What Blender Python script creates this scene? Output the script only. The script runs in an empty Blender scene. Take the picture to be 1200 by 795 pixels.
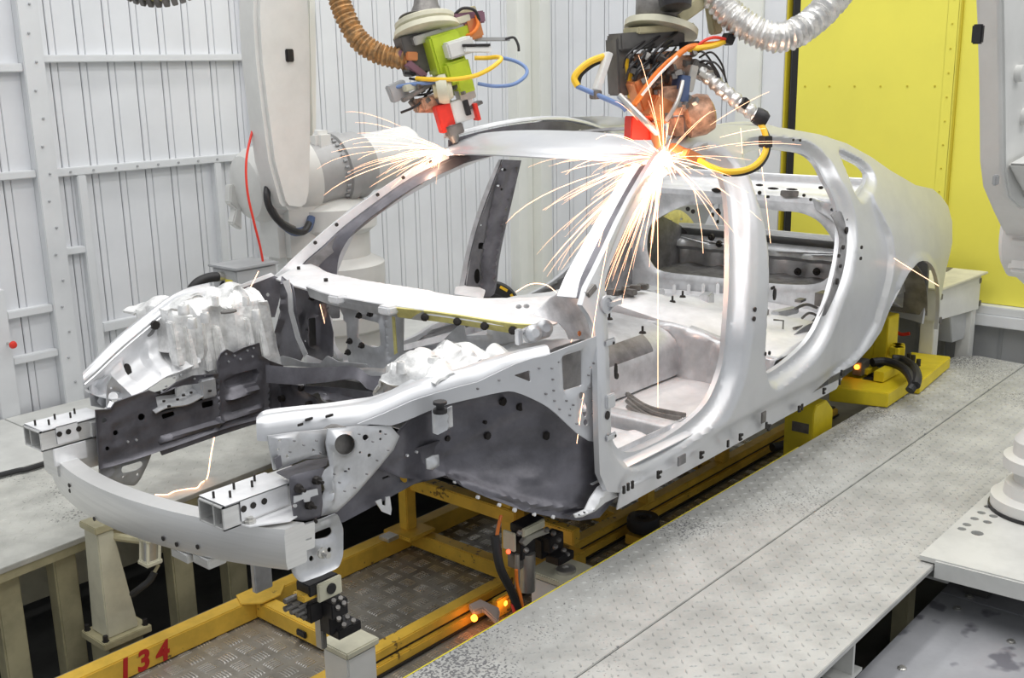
import bpy, bmesh, math, random
import numpy as np
from mathutils import Vector, Matrix
from mathutils.geometry import delaunay_2d_cdt
random.seed(7); np.random.seed(7)
SC = bpy.context.scene
COL = SC.collection

# ---------------------------------------------------------------- camera
F = 1270.15; PITCH, ROLL, YAW = .246660375, -.0186848581, .716642281
CX, CY = 600, 397.5                      # picture taken as 1200 x 795
CAM = np.array([0., -2.79, 1.95])
f3 = np.array([math.cos(YAW)*math.cos(PITCH), math.sin(YAW)*math.cos(PITCH), -math.sin(PITCH)])
_r = np.cross(f3, [0, 0, 1]); _r /= np.linalg.norm(_r); _u = np.cross(_r, f3)
RT = _r*math.cos(ROLL)+_u*math.sin(ROLL); UP = -_r*math.sin(ROLL)+_u*math.cos(ROLL)
cd = bpy.data.cameras.new('camera'); cam = bpy.data.objects.new('camera', cd); COL.objects.link(cam)
cd.sensor_width = 36; cd.lens = 36*F/1200; cd.clip_end = 100; cd.clip_start = .05
M = Matrix(((RT[0], UP[0], -f3[0]), (RT[1], UP[1], -f3[1]), (RT[2], UP[2], -f3[2]))).to_4x4()
M.translation = CAM; cam.matrix_world = M
SC.camera = cam
# ---------------------------------------------------------------- light
w = bpy.data.worlds.new('world'); SC.world = w; w.use_nodes = True
w.node_tree.nodes['Background'].inputs[0].default_value = (.93, .96, 1, 1)
w.node_tree.nodes['Background'].inputs[1].default_value = .50
def area(name, loc, sx, sy, e, rot=(0, 0, 0), col=(1, .985, .96)):
    l = bpy.data.lights.new(name, 'AREA'); l.shape = 'RECTANGLE'; l.size = sx; l.size_y = sy; l.energy = e; l.color = col
    o = bpy.data.objects.new(name, l); COL.objects.link(o); o.location = loc; o.rotation_euler = rot; return o
for i, y in enumerate((-4.6, -2.4, -.5, 1.4)):  # rightmost row is an added neutral fill for the car's near side
    area('ceiling_or_fill_lamp', (3.4, y, 5.2), 7.5, .45, 92)
SC.view_settings.view_transform = 'Standard'; SC.view_settings.look = 'None'
SC.view_settings.gamma = 1; SC.view_settings.use_curve_mapping = False
SC.view_settings.exposure = 0.14

# ---------------------------------------------------------------- measuring helpers: a sight line met with a known plane or surface
def ray(px, py): return f3+RT*(px-CX)/F-UP*(py-CY)/F
def P(px, py, X=None, Y=None, Z=None, D=None):
    d = ray(px, py)
    t = (X-CAM[0])/d[0] if X is not None else (Y-CAM[1])/d[1] if Y is not None else (Z-CAM[2])/d[2] if Z is not None else D
    return CAM+d*t
def half(x, z):                           # half width of the body shell
    a = .92-.33*(np.maximum(0, z-.95)/.7)**1.6 - .035*np.maximum(0, (x-2.6)/2.6)**2 - .10*np.maximum(0, 2.8-x)
    return a
AX = {'X': (1, 2, 0), 'Y': (0, 2, 1), 'Z': (0, 1, 2)}
def on(px, py, ax, f, w0=0.):             # pixel -> uv on the surface  axis = f(u, v)
    iu, iv, iw = AX[ax]
    if not callable(f):
        p = P(px, py, **{ax: f}); return p[iu], p[iv]
    d = ray(px, py)
    g = lambda t: (lambda p: p[iw]-float(f(p[iu], p[iv])))(CAM+d*t)
    ts = np.linspace(1.0, 8, 141); a = ts[0]; ga = g(a)
    for b in ts[1:]:
        gb = g(b)
        if ga*gb <= 0: break
        a, ga = b, gb
    for _ in range(30):
        m = (a+b)/2; gm = g(m)
        if ga*gm <= 0: b = m
        else: a, ga = m, gm
    p = CAM+d*a; return p[iu], p[iv]

# ---------------------------------------------------------------- object helpers
def link(o, parent=None):
    COL.objects.link(o)
    if parent is not None: o.parent = parent
    return o
def tag(o, label=None, cat=None, group=None, kind=None):
    if label: o['label'] = label
    if cat: o['category'] = cat
    if group: o['group'] = group
    if kind: o['kind'] = kind
    return o
def thing(name, loc, label, cat, group=None):
    o = bpy.data.objects.new(name, None); o.empty_display_size = .05; link(o); o.location = loc
    return tag(o, label, cat, group)
def world_off(p):
    v = Vector((0, 0, 0))
    while p is not None: v += p.location; p = p.parent
    return v
class MB:
    def __init__(s): s.v = []; s.f = []
    def add(s, vs, fs):
        n = len(s.v); s.v += [tuple(map(float, v)) for v in vs]; s.f += [tuple(i+n for i in f) for f in fs]; return s
    def box(s, c, d, R=None):              # centre, full sizes, optional 3x3 with axes in columns
        c = np.array(c, float); d = np.array(d, float)/2; R = np.eye(3) if R is None else np.array(R)
        vs = [c+R@(d*np.array(k)) for k in ((-1,-1,-1),(1,-1,-1),(1,1,-1),(-1,1,-1),(-1,-1,1),(1,-1,1),(1,1,1),(-1,1,1))]
        return s.add(vs, ((3,2,1,0),(4,5,6,7),(0,1,5,4),(1,2,6,5),(2,3,7,6),(3,0,4,7)))
    def mm(s, a, b): a = np.array(a, float); b = np.array(b, float); return s.box((a+b)/2, abs(b-a))
    def tube(s, pts, r, n=8, cap=True):
        pts = [np.array(p, float) for p in pts]; rs = r if hasattr(r, '__len__') else [r]*len(pts)
        up = None; vs = []; fs = []
        for i, p in enumerate(pts):
            t = pts[min(i+1, len(pts)-1)]-pts[max(i-1, 0)]; t /= (np.linalg.norm(t)+1e-12)
            if up is None: up = np.array([0, 0, 1.]) if abs(t[2]) < .9 else np.array([1., 0, 0])
            a = np.cross(t, up); a /= (np.linalg.norm(a)+1e-12); b = np.cross(a, t); up = b
            for k in range(n):
                th = 2*math.pi*k/n; vs.append(p+rs[i]*(a*math.cos(th)+b*math.sin(th)))
        for i in range(len(pts)-1):
            for k in range(n):
                fs.append((i*n+k, i*n+(k+1) % n, (i+1)*n+(k+1) % n, (i+1)*n+k))
        if cap: fs.append(tuple(range(n-1, -1, -1))); fs.append(tuple(range((len(pts)-1)*n, len(pts)*n)))
        return s.add(vs, fs)
    def lathe(s, prof, o, axis, n=24):     # prof: list of (radius, distance along axis)
        axis = np.array(axis, float); axis /= np.linalg.norm(axis); o = np.array(o, float)
        pts = [o+axis*h for _, h in prof]; up = np.array([0, 0, 1.]) if abs(axis[2]) < .9 else np.array([1., 0, 0])
        a = np.cross(axis, up); a /= np.linalg.norm(a); b = np.cross(axis, a); vs = []; fs = []
        for (r, h), p in zip(prof, pts):
            for k in range(n):
                th = 2*math.pi*k/n; vs.append(p+r*(a*math.cos(th)+b*math.sin(th)))
        for i in range(len(pts)-1):
            for k in range(n): fs.append((i*n+k, i*n+(k+1) % n, (i+1)*n+(k+1) % n, (i+1)*n+k))
        fs.append(tuple(range(n-1, -1, -1))); fs.append(tuple(range((len(pts)-1)*n, len(pts)*n)))
        return s.add(vs, fs)
    def prism(s, poly, ext):               # 3D polygon swept by a vector
        poly = [np.array(p, float) for p in poly]; e = np.array(ext, float); n = len(poly)
        return s.add(poly+[p+e for p in poly], [tuple(range(n)), tuple(range(2*n-1, n-1, -1))]+[(i, i+n, (i+1) % n+n, (i+1) % n) for i in range(n)])
    def sweep(s, secs, closed=True):       # list of rings of equal length
        n = len(secs[0]); vs = [p for q in secs for p in q]; fs = []
        for i in range(len(secs)-1):
            for k in range(n if closed else n-1): fs.append((i*n+k, i*n+(k+1) % n, (i+1)*n+(k+1) % n, (i+1)*n+k))
        if closed: fs.append(tuple(range(n-1, -1, -1))); fs.append(tuple(range((len(secs)-1)*n, len(secs)*n)))
        return s.add(vs, fs)
    def build(s, name, m, parent=None, bevel=0, smooth=35, **tags):
        me = bpy.data.meshes.new(name); off = world_off(parent)
        me.from_pydata([(v[0]-off.x, v[1]-off.y, v[2]-off.z) for v in s.v], [], s.f); me.update()
        bm = bmesh.new(); bm.from_mesh(me); bmesh.ops.recalc_face_normals(bm, faces=bm.faces)
        if bevel:
            es = [e for e in bm.edges if len(e.link_faces) == 2 and e.calc_face_angle(0) > .7]
            bmesh.ops.bevel(bm, geom=es, offset=bevel, segments=2, affect='EDGES', clamp_overlap=True)
        bm.to_mesh(me); bm.free()
        me.materials.append(MT[m]); o = bpy.data.objects.new(name, me); link(o, parent)
        if smooth: me.shade_smooth(); me.set_sharp_from_angle(angle=math.radians(smooth))
        return tag(o, **tags)
def one(name, m, label=None, cat=None, group=None, parent=None, bevel=0, kind=None, **k):
    raise NotImplementedError
def spl(pts, n=6, closed=False):           # Catmull-Rom through points (any dimension)
    p = [np.array(q, float) for q in pts]; N = len(p); out = []
    for i in range(N if closed else N-1):
        a, b, c, d = (p[(i-1) % N], p[i], p[(i+1) % N], p[(i+2) % N]) if closed else (p[max(i-1, 0)], p[i], p[i+1], p[min(i+2, N-1)])
        for k in range(n):
            t = k/n; out.append(.5*((2*b)+(c-a)*t+(2*a-5*b+4*c-d)*t*t+(3*b-a-3*c+d)*t**3))
    if not closed: out.append(p[-1])
    return out
def rnd(poly, r, n=3):                     # round the corners of a polygon
    p = [np.array(q, float) for q in poly]; N = len(p); out = []
    for i in range(N):
        a, b, c = p[i-1], p[i], p[(i+1) % N]; l1 = np.linalg.norm(a-b); l2 = np.linalg.norm(c-b); k = min(r, l1*.45, l2*.45)
        s, e = b+(a-b)/max(l1, 1e-9)*k, b+(c-b)/max(l2, 1e-9)*k
        for j in range(n+1): t = j/n; out.append((1-t)**2*s+2*t*(1-t)*b+t*t*e)
    return out
def circ(c, r, n=14, ry=None): return [(c[0]+r*math.cos(2*math.pi*k/n), c[1]+(ry or r)*math.sin(2*math.pi*k/n)) for k in range(n)]
def dist(pts, line, closed=False):
    L = np.array(line, float); A = L if closed else L[:-1]; B = np.roll(L, -1, 0) if closed else L[1:]
    best = np.full(len(pts), 1e9)
    for a, b in zip(A, B):
        d = b-a; t = np.clip(((pts-a)@d)/max(d@d, 1e-12), 0, 1); best = np.minimum(best, np.hypot(*(pts-a-t[:, None]*d).T))
    return best
def inside(pts, poly):
    poly = np.array(poly, float); x, y = pts[:, 0], pts[:, 1]; r = np.zeros(len(pts), bool); j = len(poly)-1
    for i in range(len(poly)):
        xi, yi = poly[i]; xj, yj = poly[j]
        c = ((yi > y) != (yj > y)) & (x < (xj-xi)*(y-yi)/(yj-yi+1e-15)+xi); r ^= c; j = i
    return r
def sm(t): t = np.clip(t, 0, 1); return t*t*(3-2*t)
def panel(name, m, parent, outer, ax, f, holes=(), res=.03, th=.004, feats=(), px=True, mirror=None, kind=None, label=None, noise=0, smooth=40):
    """pressed sheet: outline (+ real holes) laid on the surface axis=f(u,v), embossed by feats, given thickness"""
    iu, iv, iw = AX[ax]
    cv = (lambda L: [on(q[0], q[1], ax, f) for q in L]) if px else (lambda L: [tuple(q) for q in L])
    O = cv(outer); H = []
    for h_ in holes:                       # ('uv', pts) already in metres, otherwise like outer
        H.append([tuple(q) for q in h_[1]] if isinstance(h_[0], str) else cv(h_))
    FE = []
    for ft in feats:
        k = list(ft)
        if k[0] in ('bead', 'plate'): k[1] = cv(k[1])
        FE.append(k)
    vs = list(O); es = [(i, (i+1) % len(O)) for i in range(len(O))]
    for h_ in H:
        n = len(vs); vs += h_; es += [(n+i, n+(i+1) % len(h_)) for i in range(len(h_))]
    OA = np.array(O); lo = OA.min(0); hi = OA.max(0)
    gx = np.arange(lo[0], hi[0]+res, res); gy = np.arange(lo[1], hi[1]+res, res*.87)
    G = np.array([(x+(res/2 if j % 2 else 0), y) for j, y in enumerate(gy) for x in gx])
    k = inside(G, O) & (dist(G, O, True) > res*.4)
    for h_ in H: k &= ~inside(G, h_) & (dist(G, h_, True) > res*.4)
    G = G[k]; vs = [Vector((float(a), float(b))) for a, b in vs]+[Vector((float(a), float(b))) for a, b in G]
    cvt, _, cf, *_ = delaunay_2d_cdt(vs, es, [], 0, 1e-6)
    V = np.array([(q.x, q.y) for q in cvt]); T = np.array([t for t in cf if len(t) == 3]); c = V[T].mean(1)
    k = inside(c, O)
    for h_ in H: k &= ~inside(c, h_)
    T = T[k]
    wv = np.array([float(f(a, b)) for a, b in V]) if callable(f) else np.full(len(V), float(f))
    for ft in FE:
        if ft[0] == 'bead': wv += ft[3]*sm(1-dist(V, ft[1])/ft[2])
        elif ft[0] == 'plate':
            d = dist(V, ft[1], True)*np.where(inside(V, ft[1]), 1, -1); wv += ft[3]*sm(d/ft[2]+.5)
        elif ft[0] == 'rim':
            L = O if ft[1] is None else H[ft[1]]; wv += ft[3]*(1-sm((dist(V, L, True)-(ft[4] if len(ft) > 4 else 0))/ft[2]))
        elif ft[0] == 'fn': wv += ft[1](V[:, 0], V[:, 1])
    if noise: wv += noise*(np.sin(V[:, 0]*71+V[:, 1]*37)+np.sin(V[:, 0]*43-V[:, 1]*89)+np.sin(V[:, 1]*131))
    A = np.zeros((len(V), 3)); A[:, iu] = V[:, 0]; A[:, iv] = V[:, 1]; A[:, iw] = wv
    sgn = np.sign(wv.mean()-CAM[iw]) or 1
    B = A.copy(); B[:, iw] += th*sgn
    if mirror:
        for Q in (A, B): Q[:, 1] *= -1; Q[:, 0] += mirror(Q[:, 0])
    n = len(V); cnt = {}
    for t in T:
        for a, b in ((t[0], t[1]), (t[1], t[2]), (t[2], t[0])): cnt[(a, b)] = 1
    rim = [(a, b) for (a, b) in cnt if (b, a) not in cnt]
    mb = MB(); mb.add(np.vstack([A, B]), [tuple(int(i) for i in t) for t in T]+[tuple(int(i)+n for i in t[::-1]) for t in T]+[(int(b), int(a), int(a)+n, int(b)+n) for a, b in rim])
    return mb.build(name, m, parent, smooth=smooth, kind=kind, label=label)
def surf(name, m, parent, fn, nu, nv, th=.004, kind=None, label=None, smooth=50):   # fn(u,v)->xyz, u,v in 0..1
    g = np.array([[fn(i/nu, j/nv) for j in range(nv+1)] for i in range(nu+1)], float)
    du = np.gradient(g, axis=0); dv = np.gradient(g, axis=1); nn = np.cross(du, dv); nn /= (np.linalg.norm(nn, axis=2, keepdims=True)+1e-12)
    b = g-nn*th; N = (nu+1)*(nv+1); ix = lambda i, j: i*(nv+1)+j; fs = []
    for i in range(nu):
        for j in range(nv):
            q = (ix(i, j), ix(i+1, j), ix(i+1, j+1), ix(i, j+1)); fs += [q, tuple(k+N for k in q[::-1])]
    for i in range(nu):
        for j in (0, nv): fs.append((ix(i, j), ix(i+1, j), ix(i+1, j)+N, ix(i, j)+N))
    for j in range(nv):
        for i in (0, nu): fs.append((ix(i, j), ix(i, j+1), ix(i, j+1)+N, ix(i, j)+N))
    mb = MB(); mb.add(np.vstack([g.reshape(-1, 3), b.reshape(-1, 3)]), fs)
    return mb.build(name, m, parent, smooth=smooth, kind=kind, label=label)
def dots(name, m, parent, pts, ax, f, r=.008, proud=.002, n=10, px=True):       # small plugs / weld nuts joined in one part
    iu, iv, iw = AX[ax]; mb = MB()
    for q in pts:
        u, v = on(q[0], q[1], ax, f) if px else (q[0], q[1]); rr = q[2] if len(q) > 2 else r; ry = q[3] if len(q) > 3 else rr
        c = np.zeros(3); c[iu] = u; c[iv] = v; c[iw] = float(f(u, v)) if callable(f) else f
        s = -np.sign(c[iw]-CAM[iw]); P0 = []
        for k in range(n):
            e = c.copy(); e[iu] += rr*math.cos(2*math.pi*k/n); e[iv] += ry*math.sin(2*math.pi*k/n); e[iw] += s*proud; P0.append(e)
        d = np.zeros(3); d[iw] = -s*(proud+.004); mb.prism(P0, d)
    return mb.build(name, m, parent, smooth=0, kind='stuff')
# ---------------------------------------------------------------- materials
MT = {}
def mat(name, col, metal=0., rough=.5, var=.0, vs=8., bump=0., bs=60., col2=None, spots=None, emit=0, aniso=0, streak=None, spec=None):
    m = bpy.data.materials.new(name); m.use_nodes = True; nt = m.node_tree; N = nt.nodes; L = nt.links; b = N['Principled BSDF']
    b.inputs['Metallic'].default_value = metal; b.inputs['Roughness'].default_value = rough
    if spec is not None: b.inputs['Specular IOR Level'].default_value = spec
    b.inputs['Base Color'].default_value = (*col, 1); MT[name] = m
    if emit:
        b.inputs['Emission Color'].default_value = (*col, 1); b.inputs['Emission Strength'].default_value = emit
    tc = None
    def coord(scale):
        nonlocal tc
        if tc is None: tc = N.new('ShaderNodeNewGeometry')
        mp = N.new('ShaderNodeVectorMath'); mp.operation = 'MULTIPLY'; mp.inputs[1].default_value = scale if hasattr(scale, '__len__') else (scale,)*3
        L.new(tc.outputs['Position'], mp.inputs[0]); return mp.outputs[0]
    c_out = None
    if var or col2:
        nz = N.new('ShaderNodeTexNoise'); nz.inputs['Scale'].default_value = 1; nz.inputs['Detail'].default_value = 6; nz.inputs['Roughness'].default_value = .6
        L.new(coord(streak or vs), nz.inputs['Vector'])
        rp = N.new('ShaderNodeValToRGB'); c2 = col2 or tuple(max(0, c*(1-var)) for c in col)
        rp.color_ramp.elements[0].position = .36; rp.color_ramp.elements[0].color = (*c2, 1)
        rp.color_ramp.elements[1].position = .62; rp.color_ramp.elements[1].color = (*(col if col2 else tuple(min(1, c*(1+var*.5)) for c in col)), 1)
        L.new(nz.outputs['Fac'], rp.inputs[0]); c_out = rp.outputs[0]
        mr = N.new('ShaderNodeMapRange'); mr.inputs[3].default_value = min(1, rough+.12); mr.inputs[4].default_value = max(.05, rough-.08)
        L.new(nz.outputs['Fac'], mr.inputs[0]); L.new(mr.outputs[0], b.inputs['Roughness'])
    if spots:                                # (colour, scale, threshold, clump scale, clump threshold)
        sc, ss, tt, cs, ct = spots[:5]
        n1 = N.new('ShaderNodeTexNoise'); n1.inputs['Scale'].default_value = 1; n1.inputs['Detail'].default_value = 3; L.new(coord(ss), n1.inputs['Vector'])
        n2 = N.new('ShaderNodeTexNoise'); n2.inputs['Scale'].default_value = 1; n2.inputs['Detail'].default_value = 2; L.new(coord(cs), n2.inputs['Vector'])
        a = N.new('ShaderNodeMapRange'); a.inputs[1].default_value = ct-.1; a.inputs[2].default_value = ct+.15; L.new(n2.outputs['Fac'], a.inputs[0])
        th = N.new('ShaderNodeMath'); th.operation = 'MULTIPLY_ADD'; th.inputs[1].default_value = .3; L.new(a.outputs[0], th.inputs[0]); L.new(n1.outputs['Fac'], th.inputs[2])
        if len(spots) > 5:                   # dirt gathers along one edge: (y from, y to, strength)
            sp = N.new('ShaderNodeSeparateXYZ'); L.new(tc.outputs['Position'], sp.inputs[0]); yb_ = N.new('ShaderNodeMapRange'); yb_.inputs[1].default_value = spots[5][0]; yb_.inputs[2].default_value = spots[5][1]; yb_.inputs[4].default_value = spots[5][2]; L.new(sp.outputs['Y'], yb_.inputs[0])
            ad = N.new('ShaderNodeMath'); ad.operation = 'ADD'; L.new(th.outputs[0], ad.inputs[0]); L.new(yb_.outputs[0], ad.inputs[1]); th = ad
        g = N.new('ShaderNodeMapRange'); g.inputs[1].default_value = tt; g.inputs[2].default_value = tt+.06; L.new(th.outputs[0], g.inputs[0])
        mx = N.new('ShaderNodeMix'); mx.data_type = 'RGBA'; mx.inputs[7].default_value = (*sc, 1)
        L.new(g.outputs[0], mx.inputs[0])
        if c_out: L.new(c_out, mx.inputs[6])
        else: mx.inputs[6].default_value = (*col, 1)
        c_out = mx.outputs[2]
    if c_out: L.new(c_out, b.inputs['Base Color'])
    if bump:
        n3 = N.new('ShaderNodeTexNoise'); n3.inputs['Scale'].default_value = 1; n3.inputs['Detail'].default_value = 3; L.new(coord(bs), n3.inputs['Vector'])
        bp = N.new('ShaderNodeBump'); bp.inputs['Strength'].default_value = bump; bp.inputs['Distance'].default_value = .01
        L.new(n3.outputs['Fac'], bp.inputs['Height']); L.new(bp.outputs[0], b.inputs['Normal'])
    return m
mat('skin', (.62, .63, .65), .5, .34, .06, 5)                       # bare pressed outer sheet
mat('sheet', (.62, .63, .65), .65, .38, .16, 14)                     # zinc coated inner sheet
mat('bright', (.88, .885, .90), .35, .40, .10, 10)                    # light sheet (cowl)
mat('cast', (.86, .86, .85), .55, .48, .22, 22, .35, 45)             # cast aluminium
mat('alu', (.80, .80, .79), .75, .40, .05, 4, streak=(3, 3, 90))     # extruded aluminium
mat('dark', (.14, .137, .155), .45, .38, .3, 9, .06, 90)          # hot formed dark steel
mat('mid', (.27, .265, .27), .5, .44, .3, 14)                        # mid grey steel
mat('patch', (.66, .66, .68), .5, .42, .25, 16, .08, 80)
mat('gunframe', (.12, .115, .11), .2, .45, .2, 12)
mat('void', (.012, .012, .014), 0, .7)
mat('sealed', (.66, .60, .22), .1, .5, .2, 20)                       # yellow primed sheet
mat('stud', (.03, .026, .024), .4, .5)
mat('copper', (.75, .32, .14), .8, .4)
mat('wall', (.70, .715, .74), 0, .42, .05, 2.5)
mat('wallframe', (.66, .675, .69), 0, .45, .06, 3)
mat('groove', (.19, .195, .20), 0, .8)
mat('column', (.74, .75, .70), 0, .45, .05, 2)
mat('door', (.80, .735, .10), 0, .45, .05, 1.4)
mat('doorseam', (.52, .42, .02), 0, .5)
mat('rubber', (.018, .018, .019), 0, .55)
mat('plate', (.47, .47, .45), .1, .52, .18, 6, .12, 150, spots=((.17, .17, .175), 125, .858, 1.5, .50, (-1.50, -.88, .085)))
mat('platel', (.52, .52, .48), .1, .55, .2, 6, .12, 150, spots=((.17, .17, .16), 110, .845, 2.0, .50))
mat('deck', (.35, .355, .375), 0, .5, .12, 5, spots=((.15, .15, .17), 7, .76, 2.5, .50))
mat('deckw', (.56, .565, .54), 0, .5, .10, 6)
mat('treadf', (.33, .31, .27), .45, .42, .35, 5, .1, 80)
mat('treadbar', (.62, .60, .56), .7, .26, .15, 9)
mat('pit', (.075, .075, .07), 0, .7, .3, 4)
mat('ochre', (.76, .48, .06), 0, .45, .16, 9, spots=((.20, .12, .03), 38, .84, 3.1, .5))
mat('lemon', (.76, .60, .02), 0, .45, .1, 9)
mat('cream', (.60, .58, .45), 0, .5, .14, 7)
mat('beige', (.47, .43, .27), 0, .5, .2, 8)
mat('robot', (.68, .68, .655), 0, .38, .06, 6)
mat('robotdark', (.40, .40, .40), .2, .45, .1, 8)
mat('black', (.022, .021, .023), .1, .42, .3, 30)
mat('tool', (.20, .19, .18), .5, .42, .3, 20)
mat('grey', (.38, .39, .40), .1, .45, .1, 8)
mat('greybox', (.44, .45, .46), 0, .45, .06, 5)
mat('steel', (.62, .61, .58), .85, .32, .12, 15)
mat('lime', (.46, .58, .035), 0, .4, .1, 15)
mat('red', (.72, .035, .02), 0, .42, .12, 20)
mat('redwire', (.80, .05, .03), 0, .4)
mat('orangewire', (.85, .22, .03), 0, .4)
mat('yellowhose', (.88, .55, .03), 0, .4)
mat('bluehose', (.16, .25, .48), 0, .4)
mat('blue', (.07, .11, .22), 0, .4)
mat('sleeve', (.56, .30, .11), .3, .5, .5, 35, .6, 60, col2=(.25, .16, .08))
mat('foil', (.78, .77, .75), .85, .33, .2, 30, .5, 50)
mat('flesh', (.56, .33, .22), .35, .45, .45, 25, .3, 40)
mat('purple', (.22, .11, .15), .1, .5)
mat('letter', (.50, .015, .012), 0, .5)
mat('tagyellow', (.85, .72, .05), 0, .5)
mat('paper', (.80, .80, .78), 0, .6)
mat('spark', (1, .55, .33), 0, .5, emit=3.2)
mat('sparkhot', (1, .78, .55), 0, .5, emit=14)
mat('lampglow', (1, .24, .02), 0, .5, emit=7)
mat('lampred', (1, .05, .02), 0, .5, emit=5)
# ================================================================ setting
S = dict(kind='structure')
def quad(name, a, b, m, parent=None, bevel=0, **t): return MB().mm(a, b).build(name, m, parent, bevel=bevel, smooth=0, **t)
def sect(ax, prof_z, a, b): pass
LW = 2.38; EW = 6.25; DECK = .35
floor = quad('floor', (-1.5, -6, -.36), (6.6, 2.6, -.32), 'pit', **S)
wl = quad('wall_left', (-.4, LW+.016, -.32), (EW+.1, LW+.06, 3.3), 'groove', **S)
def clad(parent, a0, pitch, k0, k1, z0, z1, along, at, skip=()):
    """sheet cladding: wide pan, groove, narrow rib, groove ... every strip its own piece"""
    pan = rib = None
    for k in range(k0, k1):
        c = a0+pitch*k; s = 1 if pitch > 0 else -1; p_ = abs(pitch)
        for nm, lo, wd, dep in (('wall_rib', 0.002, .032, .010), ('wall_pan', .0365, p_-.0395, .010)):
            proto = rib if nm == 'wall_rib' else pan
            if proto is None:
                mb = MB(); h_ = wd/2
                if along == 'X': mb.mm((-h_, 0, z0), (h_, .014, z1))
                else: mb.mm((0, -h_, z0), (.014, h_, z1))
                o = mb.build(nm, 'wall', None, bevel=.0025, smooth=0); COL.objects.unlink(o); proto = o
                if nm == 'wall_rib': rib = o
                else: pan = o
                q = o
            else: q = proto.copy()
            link(q, parent)
            u = c+s*(lo+wd/2)
            q.location = (u, at-dep, 0) if along == 'X' else (at-dep, u, 0)
clad(wl, 2.603, .1485, -18, 25, .30, 3.2, 'X', LW)
we = quad('wall_rear', (EW+.016, -4.0, -.32), (EW+.06, LW+.06, 3.3), 'groove', **S)
clad(we, 2.375, -.1545, 0, 12, -.32, 3.2, 'Y', EW)
# frame of posts and rails on the left wall
def bar(name, a, b, m='wallframe', n=None, **t): return quad(name, a, b, m, None, .004, **S)
tn = [0]
def trim(a, b, m='wallframe', bev=.004):
    tn[0] += 1; return quad('trim_%d' % tn[0], a, b, m, None, bev, **S)
y0, y1 = LW-.05, LW-.004
post = trim((2.45, y0-.012, .33), (2.552, y1, 3.2)); 
bm_ = MB()
for z in np.arange(.45, 2.5, .13):
    bm_.lathe([(.006, 0), (.006, .006), (.003, .008)], (2.49+.02*((int(z*100)) % 2), y0-.012, z), (0, -1, 0), 8)
bm_.build('rivets', 'grey', post, smooth=0, kind='stuff')
trim((3.705, y0-.012, .33), (3.93, y1, 3.2)); trim((2.552, y0, 2.006), (3.705, y1, 2.042)); tb = trim((2.552, y0, 1.468), (3.705, y1, 1.508))
trim((2.70, y0, .665), (3.705, y1, .712)); trim((2.652, y0, .33), (2.70, y1, 1.468)); trim((3.44, y0, .33), (3.485, y1, 1.468)); trim((2.552, y0, 1.085), (2.652, y1, 1.12))
trim((1.2, y0, 1.965), (2.45, y1, 2.005)); trim((1.2, y0, 1.475), (2.45, y1, 1.512)); trim((2.225, y0, .82), (2.45, y1, .858)); trim((2.225, y0, .595), (2.45, y1, .632))
lp = trim((2.13, y0-.006, .33), (2.225, y1, .97))
mb = MB()
for x in np.arange(2.62, 3.7, .12): mb.lathe([(.006, 0), (.006, .005)], (x, y0, 1.488), (0, -1, 0), 8)
mb.build('rivets', 'grey', tb, smooth=0, kind='stuff')
kn = thing('door_knob', (2.205, y0-.006, .712), 'small red ball knob on a short steel stem low on the left wall post', 'knob')
MB().tube([(2.205, y0-.006, .712), (2.205, y0-.05, .712)], .006).build('stem', 'steel', kn)
MB().lathe([(.003, 0), (.014, .005), (.019, .017), (.014, .030), (.003, .035)], (2.205, y0-.047, .712), (0, -1, 0), 14).build('ball', 'red', kn)
# corner column and door trim on the rear wall
tc_ = trim((5.93, LW-.10, -.32), (6.02, LW, 3.2), 'column'); trim((6.02, LW-.07, -.32), (6.12, LW, 3.2), 'column'); trim((6.12, LW-.15, -.32), (6.25, LW, 3.2), 'column')
trim((EW-.07, .535, -.32), (EW, .70, 3.2), 'column'); trim((EW-.045, .385, -.32), (EW, .535, 3.2), 'wall'); trim((EW-.05, .368, -.32), (EW, .382, 3.2), 'doorseam', .001)
trim((EW-.03, .300, -.32), (EW, .345, 3.2), 'void', .001)
clad(we, -1.25, -.1545, 0, 17, -.32, 3.2, 'Y', EW)
wd = quad('door_1', (EW-.035, -1.22, .615), (EW, .30, 3.2), 'door', **S)
MB().mm((EW-.044, -.648, .615), (EW-.035, .298, 3.2)).build('door_leaf', 'door', wd, bevel=.002, smooth=0)
MB().mm((EW-.050, -.652, .615), (EW-.030, -.640, 3.2)).build('joint', 'doorseam', wd, smooth=0)
MB().mm((EW-.046, -.63, .615), (EW-.040, -.57, 3.2)).build('edge_strip', 'door', wd, bevel=.002, smooth=0)
mb = MB()
for y in np.arange(-.53, .27, .155): mb.lathe([(.006, 0), (.006, .004)], (EW-.044, y, 1.80), (-1, 0, 0), 8)
for z in np.arange(.7, 2.6, .13): mb.lathe([(.005, 0), (.005, .004)], (EW-.046, -.60, z), (-1, 0, 0), 8)
mb.build('rivets', 'doorseam', wd, smooth=0, kind='stuff')
trim((EW-.10, -1.22, .565), (EW, .30, .612), 'wallframe'); trim((EW-.11, -1.22, .50), (EW, .30, .566), 'wall')
lowp = quad('wall_rear_base', (EW-.02, -1.22, -.32), (EW+.015, .52, .50), 'greybox', **S)
for y in np.arange(-1.16, .4, .155): MB().mm((EW-.028, y, -.32), (EW-.02, y+.022, .5)).build('wall_rib', 'grey', lowp, smooth=0)
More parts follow.
